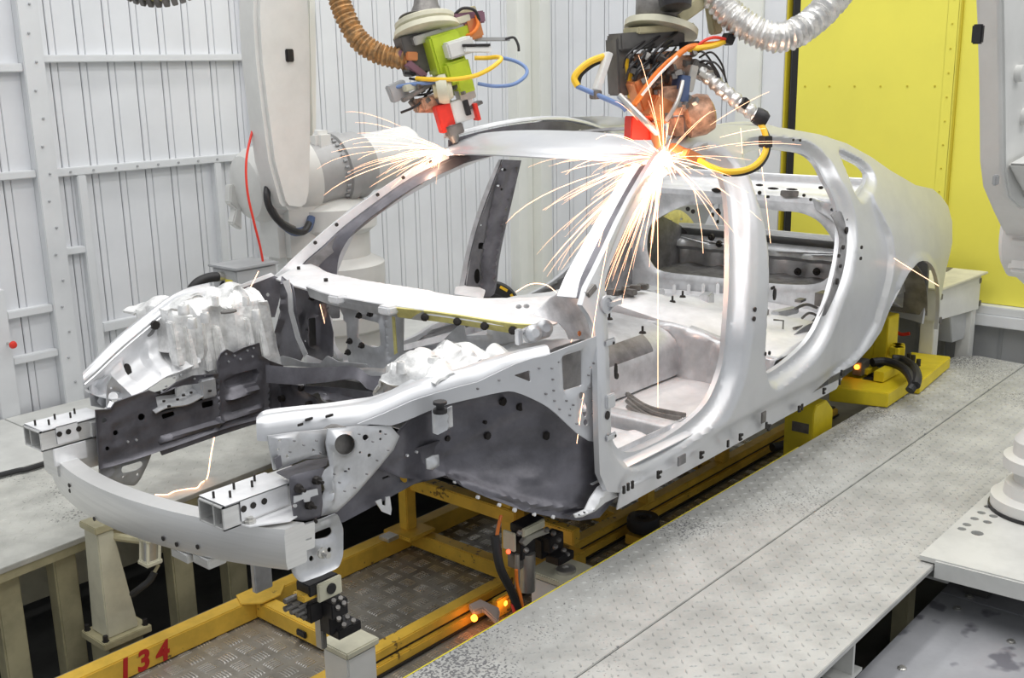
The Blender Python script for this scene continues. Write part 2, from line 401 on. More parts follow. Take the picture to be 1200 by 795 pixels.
# ---------------------------------------------------------------- platforms
def lugs(x0, x1, y0, y1, z, pitch, L, W_, H):
    nx = int((x1-x0)/pitch); ny = int((y1-y0)/pitch); vs = []; fs = []
    for i in range(nx):
        for j in range(ny):
            c = np.array((x0+(i+.5)*pitch, y0+(j+.5)*pitch)); a = math.pi/4*(1 if (i+j) % 2 else -1)
            d = np.array((math.cos(a), math.sin(a))); e = np.array((-d[1], d[0])); n = len(vs)
            for q, hh in ((c+d*L, 0), (c+e*W_, 0), (c-d*L, 0), (c-e*W_, 0), (c+d*L*.45, H), (c-d*L*.45, H)): vs.append((q[0], q[1], z+hh))
            fs += [(n, n+1, n+4), (n+1, n+2, n+5, n+4), (n+2, n+3, n+5), (n+3, n, n+4, n+5)]
    mb = MB(); mb.add(vs, fs); return mb
def plate_poly(name, poly, z, th, m, parent, bevel=.002): return MB().prism([(p[0], p[1], z-th) for p in poly], (0, 0, th)).build(name, m, parent, bevel=bevel, smooth=0)
pf = thing('steel_platform', (3.6, -1.25, 0), 'long raised platform of worn grey tread plate along the right of the car body', 'platform')
t1 = plate_poly('tread_plate', [(1.0, -.836), (1.0, -1.192), (6.02, -1.192), (6.05, -.93), (5.93, -.836), (4.80, -.836), (4.80, -.815), (4.22, -.836)][:6]+[(5.9, -.836)][:0], DECK, .018, 'plate', pf)
lugs(1.35, 6.0, -1.185, -.845, DECK, .036, .0125, .0042, .0034).build('tread_lugs', 'plate', t1, smooth=0, kind='stuff')
t2 = plate_poly('tread_plate', [(1.0, -1.1965), (1.0, -1.69), (6.02, -1.69), (6.02, -1.1965)], DECK, .018, 'plate', pf)
lugs(1.9, 6.0, -1.68, -1.205, DECK, .036, .0125, .0042, .0034).build('tread_lugs', 'plate', t2, smooth=0, kind='stuff')
MB().mm((1.0, -.846, .25), (6.0, -.838, .332)).build('edge_angle', 'deckw', pf, smooth=0)
MB().mm((1.0, -.834, DECK-.012), (4.1, -.830, DECK-.002)).build('yellow_edge_line', 'tagyellow', pf, smooth=0)
for x in (2.02, 2.78, 3.6, 4.6, 5.6):
    mb = MB(); mb.prism([(x, -1.665, .332), (x, -1.665, .20), (x, -1.58, .20), (x, -1.40, .332)], (.012, 0, 0)); mb.mm((x-.05, -1.67, .19), (x+.06, -1.58, .20)); mb.build('bracket', 'deckw', pf, smooth=0)
for x, y in ((1.3, -1.3), (2.55, -1.52), (3.9, -1.4), (5.3, -1.4), (5.5, -.93), (3.0, -.95)):
    mb = MB(); mb.mm((x-.04, y-.03, -.32), (x+.04, y+.03, .332)); mb.build('leg', 'beige', pf, bevel=.004, smooth=0)
# left platform
pl = thing('left_platform', (3.0, 1.5, 0), 'grey raised platform on legs between the car body and the ribbed left wall', 'platform')
t3 = plate_poly('tread_plate', [(.4, .62), (2.6, .80), (6.2, .80), (6.2, 1.585), (.4, 1.585)], DECK, .02, 'platel', pl)
lugs(1.3, 4.2, .83, 1.57, DECK, .05, .016, .005, .0022).build('tread_lugs', 'platel', t3, smooth=0, kind='stuff')
plate_poly('smooth_plate', [(.4, 1.60), (2.135, 1.60), (2.135, LW-.06), (.4, LW-.06)], DECK, .02, 'deckw', pl)
plate_poly('smooth_plate', [(2.14, 1.60), (6.2, 1.60), (6.2, LW-.06), (2.14, LW-.06)], DECK, .02, 'deckw', pl)
MB().prism([(.4, .63, .295), (2.6, .81, .295), (2.6, .835, .295), (.4, .655, .295)], (0, 0, .035)).build('edge_angle', 'beige', pl, smooth=0)
for px, py, wd_ in ((78, 705, .085), (213, 690, .09), (274, 665, .09), (10, 720, .085)):
    q = P(px, py, Y=.82); mb = MB(); mb.mm((q[0]-wd_/2, .79, -.32), (q[0]+wd_/2, .86, .33)); mb.build('leg', 'beige', pl, bevel=.006, smooth=0)
quad('cross_panel', (0.6, 1.12, -.02), (3.6, 1.14, .33), 'cream', pl)
MB().tube(spl([P(-8, 559, Z=.365), P(20, 552, Z=.365), P(45, 546, Z=.365), (2.4, 1.57, .365), (3.2, 1.6, .365)], 5), .012).build('floor_cable', 'rubber', None, label='black cable lying along the seam of the left platform', cat='cable')
# tread plate between and beside the frame rails
tp = quad('checker_plate', (.8, -.83, -.018), (6.1, .50, 0), 'treadf', None, label='worn five bar checker plate floor under the yellow skid frame', cat='floor plate')
mb = MB(); pt_ = .078
for i in range(int((5.0-1.2)/pt_)):
    for j in range(int((.46+.82)/pt_)):
        cx, cy = 1.2+(i+.5)*pt_, -.82+(j+.5)*pt_; r_ = (i+j) % 2
        for k in range(-2, 3):
            dx, dy = (.026, .0032) if r_ else (.0032, .026); ox, oy = (0, k*.0115) if r_ else (k*.0115, 0)
            mb.add([(cx+ox-dx, cy+oy-dy, 0), (cx+ox+dx, cy+oy-dy, 0), (cx+ox+dx, cy+oy+dy, 0), (cx+ox-dx, cy+oy+dy, 0), (cx+ox-dx*.7, cy+oy-dy*.6, .003), (cx+ox+dx*.7, cy+oy-dy*.6, .003), (cx+ox+dx*.7, cy+oy+dy*.6, .003), (cx+ox-dx*.7, cy+oy+dy*.6, .003)], ((4,5,6,7),(0,1,5,4),(1,2,6,5),(2,3,7,6),(3,0,4,7)))
mb.build('raised_bars', 'treadbar', tp, smooth=0, kind='stuff')
# lower grey deck and robot base plate, right
ld = thing('lower_deck', (3.3, -2.2, 0), 'low grey painted deck with dark wet stains at the lower right corner', 'platform')
plate_poly('deck_plate', [(.9, -1.645), (3.55, -1.645), (3.55, -3.2), (.9, -3.2)], .15, .02, 'deck', ld); plate_poly('deck_plate', [(3.555, -1.645), (5.5, -1.645), (5.5, -3.2), (3.555, -3.2)], .15, .02, 'deck', ld)
for px, py in ((1136, 700), (1122, 714), (1057, 784), (1185, 753)):
    q = P(px, py, Z=.15); MB().lathe([(.014, 0), (.014, .003), (.009, .005), (.009, .008)], (q[0], q[1], .15), (0, 0, 1), 12).build('bolt', 'steel', ld, smooth=0)
for x in (1.4, 3.0, 4.6): MB().mm((x-.04, -1.75, -.32), (x+.04, -1.68, .13)).build('leg', 'pit', ld, smooth=0)
bp = thing('base_plate', (3.9, -2.0, 0), 'pale grey steel mounting plate with drilled holes under the robot at right', 'plate')
e0 = P(1087, 668, Z=.362); 
HOLES = [(1127, 622, 5), (1133, 617, 5), (1145, 627, 7), (1142, 610, 5), (1157, 614, 5), (1150, 603, 5), (1164, 607, 5), (1158, 596, 5), (1172, 600, 5), (1178, 593, 4)]
panel('plate', 'deckw', bp, [(3.33, -1.642), (5.6, -1.642), (5.6, -3.1), (3.40, -3.1)], 'Z', .372, [('uv', circ(P(a, b, Z=.366)[:2], c*.0030, 10)) for a, b, c in HOLES], res=.12, th=.016, px=False, smooth=0)
MB().prism([(3.325, -1.695, .31), (3.337, -1.695, .31), (3.404, -3.1, .31), (3.392, -3.1, .31)], (0, 0, .057)).build('folded_edge', 'deckw', bp, smooth=0)
for x, y in ((3.6, -1.75), (3.6, -2.8), (5.3, -1.75)): MB().mm((x, y-.04, .151), (x+.08, y+.04, .350)).build('leg', 'pit', bp, smooth=0)

for x in (1.2, 2.4, 3.6, 4.8, 5.9):
    MB().mm((x, -.80, -.32), (x+.08, .46, -.018)).build('support_beam', 'pit', tp, smooth=0)
# ================================================================ car body shell
car = thing('car_body', (3.4, 0, .55), 'bare silver sedan body shell with bumper beam, held on a yellow skid frame', 'car body')
def ribbon(name, m, a, b, n=24, th=.006, parent=car, s=1, bow=0, label=None):   # sheet strip between two space curves
    A = spl(a, n//(len(a)-1)); B = spl(b, n//(len(b)-1)); k = min(len(A), len(B))
    A = [A[int(i*(len(A)-1)/(n))] for i in range(n+1)]; B = [B[int(i*(len(B)-1)/n)] for i in range(n+1)]
    def fn(u, v):
        i = int(round(u*n)); q = A[i]*(1-v)+B[i]*v; q = q+np.array([0, 0, 1.])*bow*math.sin(math.pi*v); return tuple(q)
    return surf(name, m, parent, fn, n, 5, th, label=label)
nside = lambda x, z: -half(x, z)
# --- body side (near = -y). traced outline, door openings, quarter window; openings get a rounded rebate and a flange
FD0 = [(728,330),(729,353),(731,385),(733,440),(734,500),(737,522),(746,533),(762,534),(791,521),(821,500.6),(844,478),(857,452),(865,424),(868.5,386),(871,345),(871.5,305),(870.5,258),(866,222),(858,202),(845,194.5),(828,195),(808,201),(790,212),(773,230),(757,257),(743,288)]
RD0 = [(907.5,432),(906,405),(908.5,370),(911,332),(911,300),(905,262),(894,224),(886,200),(884,186),(890,179),(904,176),(933,177.5),(955,182),(969,194),(979,213),(991,234),(1000,256),(1003,275),(1002,296),(998,320),(987,354),(973,383),(959,403),(941,421),(923,435),(913,440)]
FD = spl(FD0, 4, True); RD = spl(RD0, 4, True); UD = spl(FD0[:11]+RD0[::-1][:len(RD0)-9]+FD0[18:], 4, True)
QW = rnd([(988,182),(1014,195),(1022,204),(1021,214),(1011,231),(1005,224),(997,203)], 4, 3)
OUT = [(727,578),(800,545.5),(850,522),(900,497),(947,470),(983,443.5),(1004,428),(1021,406),(1033,388),(1043,362),(1053,337),(1062,320),(1072,308.5)]
OUV = [on(a, b, 'Y', nside) for a, b in OUT]
arch = [(5.19+.335*math.cos(t), .665+.335*math.sin(t)) for t in np.linspace(math.radians(105), math.radians(-12), 12)]
tail = [(5.54,.62),(5.57,.75),(5.62,.90),(5.71,1.02),(5.765,1.12),(5.77,1.20),(5.72,1.255)]
TOP = [(1093,221.5),(1073,217),(1043,199.5),(1021,184),(992,168),(960,157.5),(919,150),(875,146.5),(831,148.5),(808,153),(793,160),(781,170)]
AP = [(768,184),(757,205),(742,232),(726,262),(712,290),(698,318),(688,337),(682,358),(690,369),(696,382),(699,397),(700,440),(701.5,519),(703,556),(712,577)]
TUV = [on(a, b, 'Y', nside) for a, b in TOP]; AUV = [on(a, b, 'Y', nside) for a, b in AP]
OUTL = OUV+arch+tail+TUV+AUV
def uvl(L): return [on(a, b, 'Y', nside) for a, b in L]
FDu, RDu, QWu = uvl(FD), uvl(RD), uvl(QW)
ARCHL = [OUV[-3], OUV[-2], OUV[-1]]+arch
SF = dict(ax='Y', f=nside, holes=[('uv', FDu), ('uv', RDu), ('uv', QWu)], res=.0115, th=.02, px=False)
feats = [('rim', 0, .042, .052, .020), ('rim', 1, .042, .052, .020), ('rim', 0, .030, .010, .062), ('rim', 2, .022, .026, .012)]
def extra(u, v):                          # wheel arch lip and the crease between rebate and quarter panel, drawn in at the tail
    pts = np.c_[u, v]; d = dist(pts, np.array(ARCHL)); r = -.012*(1-sm(d/.05))
    line = np.array(uvl([(985,441),(1012,412),(1030,380),(1042,340),(1048,300),(1044,275),(1036,258),(1026,240),(1020,222)]))
    dl = dist(pts, line); left = inside(pts, np.vstack([line, [[4.7, 1.55]], [[4.0, 1.55]], [[4.0, .62]], [[4.3, .58]]]))
    r += .026*sm((dl*np.where(left, 1, -1)+.012)/.024)*sm((1.42-v)/.25)*sm((u-4.05)/.4)
    sill = .018*sm((.68-v)/.05)*sm((u-2.66)/.06)*sm((4.6-u)/.2); r += sill
    return r
feats.append(('fn', extra))
s1 = panel('side_frame', 'skin', car, OUTL, feats=feats, **SF)
SF['res'] = .022; SF['holes'] = [('uv', uvl(UD)), ('uv', QWu)]
s2 = panel('side_frame', 'skin', car, OUTL, feats=[('rim', 0, .034, .052, .024), ('rim', 1, .022, .026, .012), ('fn', extra)], mirror=lambda x: .27+.19*np.clip((x-2.8)/.9, 0, 1), **SF)
# tail closing: rear corner, boot opening edge
mb = MB()
for s in (-1, 1):
    ring = []
    for z in np.linspace(.62, 1.24, 14): ring.append(z)
surf('rear_panel', 'skin', car, lambda u, v: (5.60+.03*math.sin(math.pi*v)-.10*abs(u*2-1)**6, (u*2-1)*.82, .62+.40*v), 24, 14, .01)
surf('trunk_edge', 'skin', car, lambda u, v: (5.46+.12*u, (v*2-1)*.78, 1.02-.07*u+.02*math.sin(v*60)*0), 4, 10, .01)
# quarter top deck between the roof rail and the trunk (rolls inboard)
# --- roof: front header, rails, rear header (the roof skin is still missing)
def header(u, v):                          # u across, v front -> back
    y = (u*2-1)*.60; x0 = 3.44-.22*(1-(y/.62)**2); c = 1-(y/.62)**2
    z = 1.585+.035*c; prof = [(0, -.012), (.012, -.004), (.022, .0), (.045, .018), (.12, .045), (.22, .068), (.25, .066), (.262, .045)]
    k = v*(len(prof)-1); i = min(int(k), len(prof)-2); t = k-i; dx = prof[i][0]*(1-t)+prof[i+1][0]*t; dz = prof[i][1]*(1-t)+prof[i+1][1]*t
    return (x0+dx*(1+.25*c), y, z+dz*(.85+.15*c))
surf('roof_header', 'skin', car, header, 36, 21, .006)
surf('header_inner', 'dark', car, lambda u, v: (3.47-.2*(1-((u*2-1)*.57/.62)**2)+.2*v, (u*2-1)*.57, 1.575+.03*(1-(u*2-1)**2)+.02*v), 20, 6, .004)
for s in (-1, 1):
    rail = lambda u, v, s=s: (3.45+1.5*u, s*(half(3.45+1.5*u, 1.60+.10*math.sin(math.pi*min(1, u*1.05+.05))**.8)-.02-.018*v), 1.585+.115*math.sin(math.pi*min(1, u*.93+.17))**.9-.055*max(0, u-.5)**1.0*2*u+.012*math.sin(v*math.pi))
    surf('roof_rail', 'skin', car, rail, 36, 8, .008)
    if s < 0: continue
    surf('rail_inner', 'dark', car, lambda u, v, s=s: (lambda p: (p[0], p[1]-s*.004, p[2]-.006-.12*v))(rail(u, 1)), 36, 4, .004)
surf('rear_header', 'skin', car, lambda u, v: (4.80+.16*v+.05*(1-(u*2-1)**2), (u*2-1)*.56, 1.60+.03*(1-(u*2-1)**2)-.05*v), 20, 6, .01)
surf('roof_bow', 'mid', car, lambda u, v: (4.18+.07*v, (u*2-1)*.5, 1.62+.035*(1-(u*2-1)**2)+.012*math.sin(math.pi*v)), 20, 5, .004)
dots('rail_bolt', 'steel', car, [(648,157),(664,155),(680,153.5),(697,155),(709,156),(637,157)], 'Y', .465, .007)
# --- windscreen pillars
fy = lambda x, z: .0
def far(px, py, off=0): 
    u, v = on(px, py, 'Y', lambda x, z: half(x, z)-off); return np.array((u, half(u, v)-off, v))
fa = [far(*p, .06) for p in ((321,324),(345,301),(365,283),(390,262),(438,227),(468,207),(500,188.5),(530,173))]
fb = [far(*p, .085) for p in ((335,330),(357,306),(377,289),(400,269),(446,234),(476,213),(508,195),(540,181))]
fc = [far(*p, .11) for p in ((360,330),(372,310),(392,292),(412,274),(455,240),(485,219),(515,201),(545,187))]
fd = [far(*p, .14) for p in ((394,330),(395,312),(400,294),(419,268),(461,236),(498,213),(536,195.5),(552,187))]
ribbon('pillar_flange', 'bright', fa, fb, 28); ribbon('windshield_pillar', 'dark', fb, fd, 28, bow=.012, label='dark inner pillar with light weld flange')
pp = ribbon('pillar_web', 'mid', [q+np.array([0, -.012, .0]) for q in fb], [q+np.array([0, -.012, 0]) for q in fc], 28)
mb = MB()
for q in fa[2:7]:
    mb.lathe([(.008, 0), (.008, .006)], q+np.array([0, -.022, -.004]), (-.2, -1, .3), 8)
mb.build('weld_nuts', 'stud', car, smooth=0, kind='stuff')
# near windscreen pillar (inner flange and dark inside) seen left of the side frame
nearp = lambda px, py, off: (lambda q: np.array((q[0], -half(*q)+off, q[1])))(on(px, py, 'Y', lambda x, z: -half(x, z)+off))
na = [nearp(*p, .09) for p in ((652,348),(662,325),(676,300),(694,268),(712,237),(728,210),(742,192))]
nb = [nearp(*p, .06) for p in ((675,350),(680,328),(692,302),(708,270),(724,240),(740,212),(752,194))]
nc = [nearp(*p, .03) for p in ((694,352),(697,330),(707,303),(722,272),(738,241),(752,213),(762,196))]
ribbon('pillar_flange', 'bright', na, nb, 24); ribbon('windshield_pillar', 'dark', nb, nc, 24)
# base of the near pillar: matt grey cowl-side sheet
panel('cowl_side', 'patch', car, [(682,322),(670,331),(657,342),(644,350),(626,369),(640,374),(656,379),(663,388),(668,398),(688,398),(700,395),(698,382),(692,369),(685,359),(690,338)], 'Y', lambda x, z: -.735-.05*(x-2.6)+.25*np.maximum(0, 2.55-x)+.6*(z-1.15), res=.02, th=.004, noise=.001)
# --- far centre pillar, inside face
fp = [lambda x, z, o=o: half(x, z)-o for o in (.05, .10)]
BP = [(545,334),(551,300),(561,262),(574,225),(585,196),(588,187),(611,188),(606,210),(600,236),(592,270),(585,305),(579,345),(560,346)]
panel('center_pillar', 'dark', car, spl(BP[:6], 4)+spl(BP[6:], 4), 'Y', fp[1], [rnd([(561,284.5),(569.5,284.5),(568,292),(560,292)], 2), circ((559.5,324), 4, 12, 9), circ((566,242), 1.6), circ((564,264), 1.2), circ((592,199), 1.8), circ((588,222), 1.6), circ((586,218), 1.2)], res=.02, th=.004,
      feats=[('bead', [(592,190),(580,236),(572,280),(566,340)], .022, .018), ('bead', [(604,200),(592,240),(583,285),(577,335)], .018, -.022)])
panel('pillar_hole_shade', 'stud', car, [(556,300),(570,262),(584,226),(592,192),(606,192),(598,228),(587,268),(580,300),(573,335),(555,335)], 'Y', lambda x, z: half(x, z)-.05, res=.06)  # dark sheet added so the pillar holes look shaded
ribbon('pillar_flange', 'sheet', [far(*p, .075) for p in ((538,336),(545,300),(555,262),(568,224),(580,196),(585,187))], [far(*p, .095) for p in ((546,336),(552,300),(562,262),(575,224),(586,196),(590,187))], 20)
panel('pillar_foot', 'bright', car, rnd([(534,333),(569,337),(566,347),(532,342)], 2), 'Z', 1.0, res=.03, feats=[('rim', None, .01, -.01)])
# --- cowl below the windscreen
CW = spl([(322,322),(345,309),(365,303.5),(378,312),(394,318.5),(420,324),(443,328.5),(500,337),(535,344),(575,347),(625,346),(655,344)], 3)+[(668,352),(664,366),(650,374)]+spl([(635,376.5),(600,376),(567,371.5),(535,366.5),(497,361.5),(460,356.5),(420,350),(385,343),(360,334.5),(338,328)], 3)
cwz = lambda x, y: 1.165-.02*(x-2.6)-.045*(y/.75)**2*0+.01*y
panel('cowl_panel', 'bright', car, CW, 'Z', cwz, [circ((608,361.5), 3.6, 12, 2.6), circ((617,361), 3.6, 12, 2.6)], res=.022, th=.006, feats=[('rim', None, .035, -.016), ('bead', [(415,329),(500,342)], .014, .008), ('bead', [(557,356),(600,358),(632,352)], .014, .008), ('plate', [(600,354),(625,352),(630,364),(606,368)], .02, .006)])
dots('cowl_stud', 'stud', car, [(382,330,.008),(350,316,.007)], 'Z', cwz, .008, .012)
cowllip = [(on(a, b, 'Z', cwz)) for a, b in ((360,334.5),(385,343),(420,350),(460,356.5),(497,361.5),(535,366.5),(567,371.5),(600,376))]
ribbon('cowl_front', 'sheet', [np.array((u, v, cwz(u, v)-.004)) for u, v in cowllip[:5]], [np.array((u+.015, v, cwz(u, v)-.045)) for u, v in cowllip[:5]], 20)
cl2 = [(on(a, b, 'Z', cwz)) for a, b in ((462,358),(497,361.5),(535,366.5),(567,371.5),(600,376.5),(625,378))]
ribbon('cowl_front', 'sealed', [np.array((u, v, cwz(u, v)-.005)) for u, v in cl2], [np.array((u+.02, v, cwz(u, v)-.042)) for u, v in cl2], 20, label='yellow primed lip under the cowl')
mb = MB()
for u, v in cl2[1:5]: mb.lathe([(.014, 0), (.014, .01), (.006, .014)], (u+.004, v, cwz(u, v)-.03), (-1, -.6, 0), 10)
mb.build('lip_studs', 'stud', car, smooth=20, kind='stuff')
# --- front longitudinal beams
def longi(s):
    if s > 0:
        O = [(110,480),(128,479),(133,471),(152,464.5),(173,457),(186,462),(205,448),(225,440),(252,437),(252,425),(257,414),(264,409),(272,413),(284,407),(302,401.5),(305,417),(313,422),(330,428),(330,480),(313,483),(300,491.5),(278,497),(253,505),(220,517),(187,528),(160,537),(130,546),(115,549.5)]
        W_ = [rnd([(182,463),(214,452),(251,447),(251,463),(235,470),(186,484)], 3)]
        panel('front_beam', 'dark', car, O, 'Y', .42, W_+[circ((166,489), 4.2), circ((136.5,508), 3.2), circ((122,493), 3), circ((126,526), 2.6), rnd([(189,486),(204,482),(205,487),(191,492)], 2), rnd([(236,472),(250,469),(250,476),(237,479)], 2)], res=.012, th=.006,
              feats=[('plate', rnd([(264,446),(300,433),(303,440),(298,448),(266,458)], 5), .010, .022), ('bead', [(268,467),(300,456)], .016, -.024), ('bead', [(190,516),(250,497)], .016, -.022), ('bead', [(255,494),(305,478)], .014, -.022), ('bead', [(253,428),(256,505)], .012, -.014), ('bead', [(313,424),(314,482)], .012, -.01), ('plate', rnd([(132,500),(141,498),(141,520),(133,522)], 3), .01, .006), ('rim', None, .012, -.010)], noise=.0006)
        panel('beam_hole_shade', 'stud', car, [(116,488),(150,472),(205,452),(252,432),(262,416),(302,407),(312,430),(312,478),(253,500),(187,522),(120,543)], 'Y', .47, res=.08)  # added dark backing, paints the shade inside the beam holes
        dots('spot_welds', 'sheet', car, [(265,415,.004),(275,417,.004),(290,411,.004),(297,408,.004),(268,424,.004),(282,421,.004),(296,418,.004),(195,444+9,.004),(204,443,.004),(213,440,.004),(150,518,.004),(160,516,.004),(190,459,.004),(228,444,.004),(240,440,.004)], 'Y', .417)
        # battery tray shelf in the cut-out
        q = lambda a, b, y: P(a, b, Y=y)
        z0 = q(184,484,.40)[2]; x0 = q(184,484,.40)[0]; x1 = q(252,463,.40)[0]
        surf('tray', 'sheet', car, lambda u, v: (x0-.005+(x1-x0+.01)*u, .40+.10*v, z0+.035*v+.012*u+.006*math.sin(u*9)), 18, 8, .004)
        dots('tray_holes', 'stud', car, [(192,470,.005),(198,476,.006),(208,468,.005),(215,463,.006),(224,460,.005),(233,456,.006),(241,452,.005),(246,458,.006)], 'Z', z0+.03, .005)
        MB().mm((x1-.05, .40, z0+.0), (x1+.01, .47, z0+.07)).build('tray_bracket', 'sheet', car, bevel=.005)
        panel('beam_flange', 'dark', car, [(187,528),(253,505),(300,491.5),(303,496),(256,511),(190,534)], 'Y', .415, res=.03)
        panel('side_plate', 'grey', car, rnd([(118,549),(126,535),(150,530),(181,517.5),(183,524),(175,545),(167,562),(160,571),(146,569),(132,566),(118,557)], 4), 'Y', .44, [rnd([(141,547),(165,540),(167,545),(160,551),(142,555)], 4), circ((161,556), 1.8), circ((144,559), 1.6)], res=.015, feats=[('rim', None, .015, .010), ('plate', rnd([(139,545),(168,537),(170,546),(160,556),(140,560)], 4), .01, -.006)])
        mb = MB(); mb.tube([P(126,552,Y=.43), P(126,552,Y=.50)], .022, 12); mb.build('bush', 'mid', car)
    else:
        O = [(380,556),(400,548),(440,540),(500,520),(560,500),(700,480),(700,600),(690,606),(652,606),(613,598),(567,581),(520,557),(483,567),(440,590),(400,611),(382,616)]
        panel('front_beam', 'dark', car, O, 'Y', lambda x, z: -.53-.30*sm((x-2.0)/.7)*0, [circ((473,559), 4.4, 14, 6.5), rnd([(448,560),(456,557),(457,560),(449,563)], 1)], res=.025, th=.006, feats=[('rim', None, .014, -.010), ('bead', [(400,600),(440,580),(520,545)], .012, -.01)], noise=.0006)
longi(1); longi(-1)
# --- crash boxes and the curved bumper beam
def cbox(s, x0, x1, y, z):
    mb = MB(); w_, hh, t = .112, .066, .006; yy = s*y
    for (a, b) in (((x0, yy-w_/2, z), (x1, yy+w_/2, z+t)), ((x0, yy-w_/2, z+hh-t), (x1, yy+w_/2, z+hh)), ((x0, yy-w_/2, z), (x1, yy-w_/2+t, z+hh)), ((x0, yy+w_/2-t, z), (x1, yy+w_/2, z+hh)), ((x0, yy-.002+s*.012, z), (x1, yy+.003+s*.012, z+hh))): mb.mm(a, b)
    cb = mb.build('crash_box', 'alu', car, bevel=.0015, smooth=30)
    mb = MB(); mb.mm((x0+.05, yy-w_/2-.004, z+.01), (x1-.10, yy-w_/2, z+hh+.004)); mb.mm((x0+.005, yy-w_/2-.004, z+hh), (x0+.22, yy+w_/2+.004, z+hh+.004)); mb.build('top_plate', 'bright', cb, bevel=.002)
    mb = MB()
    for dx, dy in ((.02, .01), (.05, -.02), (.09, .02), (.13, -.005), (.16, .025)): mb.tube([(x0+dx, yy+dy, z+hh), (x0+dx, yy+dy, z+hh+.022)], .0035, 8)
    for dx in (.06, .09, .125): mb.lathe([(.009, 0), (.009, .002)], (x0+dx, yy-w_/2-.0045, z+.045), (0, -1, 0), 10)
    mb.build('studs', 'stud', cb, smooth=0, kind='stuff')
    MB().mm((x1-.06, yy-w_/2-.008, z+.005), (x1-.03, yy-w_/2, z+hh-.01)).build('side_strap', 'alu', cb, bevel=.002)
    return cb
cbox(1, 1.455, 1.68, .50, .800); MB().mm((1.50, .448, .70), (1.668, .545, .797)).build('crash_box_foot', 'alu', car, bevel=.004); MB().mm((1.49, .442, .74), (1.60, .448, .80)).build('foot_plate', 'bright', car, bevel=.002); cbox(-1, 1.455, 1.76, .475, .803)
MB().prism([P(*q_, Z=.802) for q_ in ((262,612),(292,619),(340,612),(372,592),(345,590))], (0, 0, .005)).build('foot_plate', 'bright', car, bevel=.001)
MB().lathe([(.016, 0), (.016, .006), (.009, .007), (.009, .014)], P(293,612,Z=.808), (0, 0, 1), 8).build('bolt', 'steel', car)
def beam_ring(t):
    y = .72-1.35*t; k = (y+.02); x = 1.455+.10*abs(k/.62)**2.2+.02*max(0, -k/.62); zt = .768-.045*y
    zb = zt-.114
    P_ = [(x, zb), (x-.004, zb+.02), (x-.004, zt-.02), (x, zt), (x+.060, zt), (x+.064, zt-.006), (x+.064, zb+.006), (x+.060, zb)]
    return [np.array((a, y, b)) for a, b in P_]
bb = MB().sweep([beam_ring(i/48) for i in range(49)]).build('bumper_beam', 'alu', car, smooth=25)
mb = MB()
for px, py in ((74,578),(112,608),(190,632),(203,640),(222,645),(330,627),(75,571)):
    q = P(px, py, X=1.46); k_ = min(range(49), key=lambda i: abs(beam_ring(i/48)[1][1]-q[1])); r_ = beam_ring(k_/48)[1]; mb.lathe([(.007, 0), (.007, .002)], (r_[0]-.001, q[1], q[2]), (-1, 0, 0), 10)
mb.build('beam_holes', 'stud', bb, smooth=0, kind='stuff')
for t0, t1, dz in ((.70, .76, -.028), (.765, .82, -.030)):
    a = beam_ring(t0)[0]; b = beam_ring(t1)[0]; MB().mm((a[0]+.005, b[1], a[2]+dz), (b[0]+.05, a[1], a[2])).build('beam_bracket', 'alu', bb, bevel=.003)
e1 = beam_ring(0)
MB().mm((e1[0][0]-.002, e1[0][1], e1[0][2]-.01), (e1[0][0]+.05, e1[0][1]+.03, e1[0][2]+.03)).build('end_bracket', 'alu', bb, bevel=.003)
# near end: bracket with slot that ties the beam to the longitudinal
pb = panel('end_plate', 'sheet', car, rnd([(352,613),(372,608),(392,600),(399,618),(399,650),(394,664),(372,674),(349,682),(340,672),(337,655),(345,648)], 5), 'Y', -.60, [rnd([(370,626),(390,618),(392,626),(386,631),(371,634)], 4), circ((386,645), 2.6, 12, 3.4), circ((365,655), 2.8, 12, 3.4), circ((340,661), 2)], res=.013, feats=[('rim', None, .014, -.012), ('plate', rnd([(367,624),(394,614),(395,632),(369,638)], 4), .012, .008)])
mb = MB(); c_ = P(377,648,Y=-.615); mb.lathe([(.016, 0), (.016, .006), (.009, .008), (.009, .03)], c_, (0, -1, 0), 8); mb.build('bolt', 'steel', car)
panel('end_plate', 'alu', car, rnd([(352,617),(369,612),(369,642),(352,648)], 2), 'Y', -.625, [rnd([(353,634),(365,630),(365,632),(353,636)], .5)], res=.02)
# dark front end of the near longitudinal
panel('beam_end', 'dark', car, rnd([(341,560),(352,556),(383,549),(377,562),(380,590),(378,607),(362,611),(347,611),(343,585)], 3), 'Y', -.605, [circ((348.5,573), 2.6), circ((347,593.5), 2.4), circ((361.5,593), 2.4)], res=.014, feats=[('rim', None, .01, .006)])
panel('beam_top', 'dark', car, [(324,553),(360,539.5),(385,537),(383,546),(368,552),(340,562)], 'Z', .895, res=.03)
panel('clip', 'sheet', car, [(345,582),(354,580),(355,577),(372,573),(373,580),(364,583),(363,588),(357,589),(356,585),(345,590)], 'Y', -.618, res=.02)
mb = MB()
for px, py in ((349,572.5), (370,563), (361.5,592)): mb.lathe([(.013, 0), (.011, .012), (.005, .014), (.005, .03)], P(px, py, Y=-.606), (0, -1, 0), 8)
mb.build('studs', 'stud', car, kind='stuff')
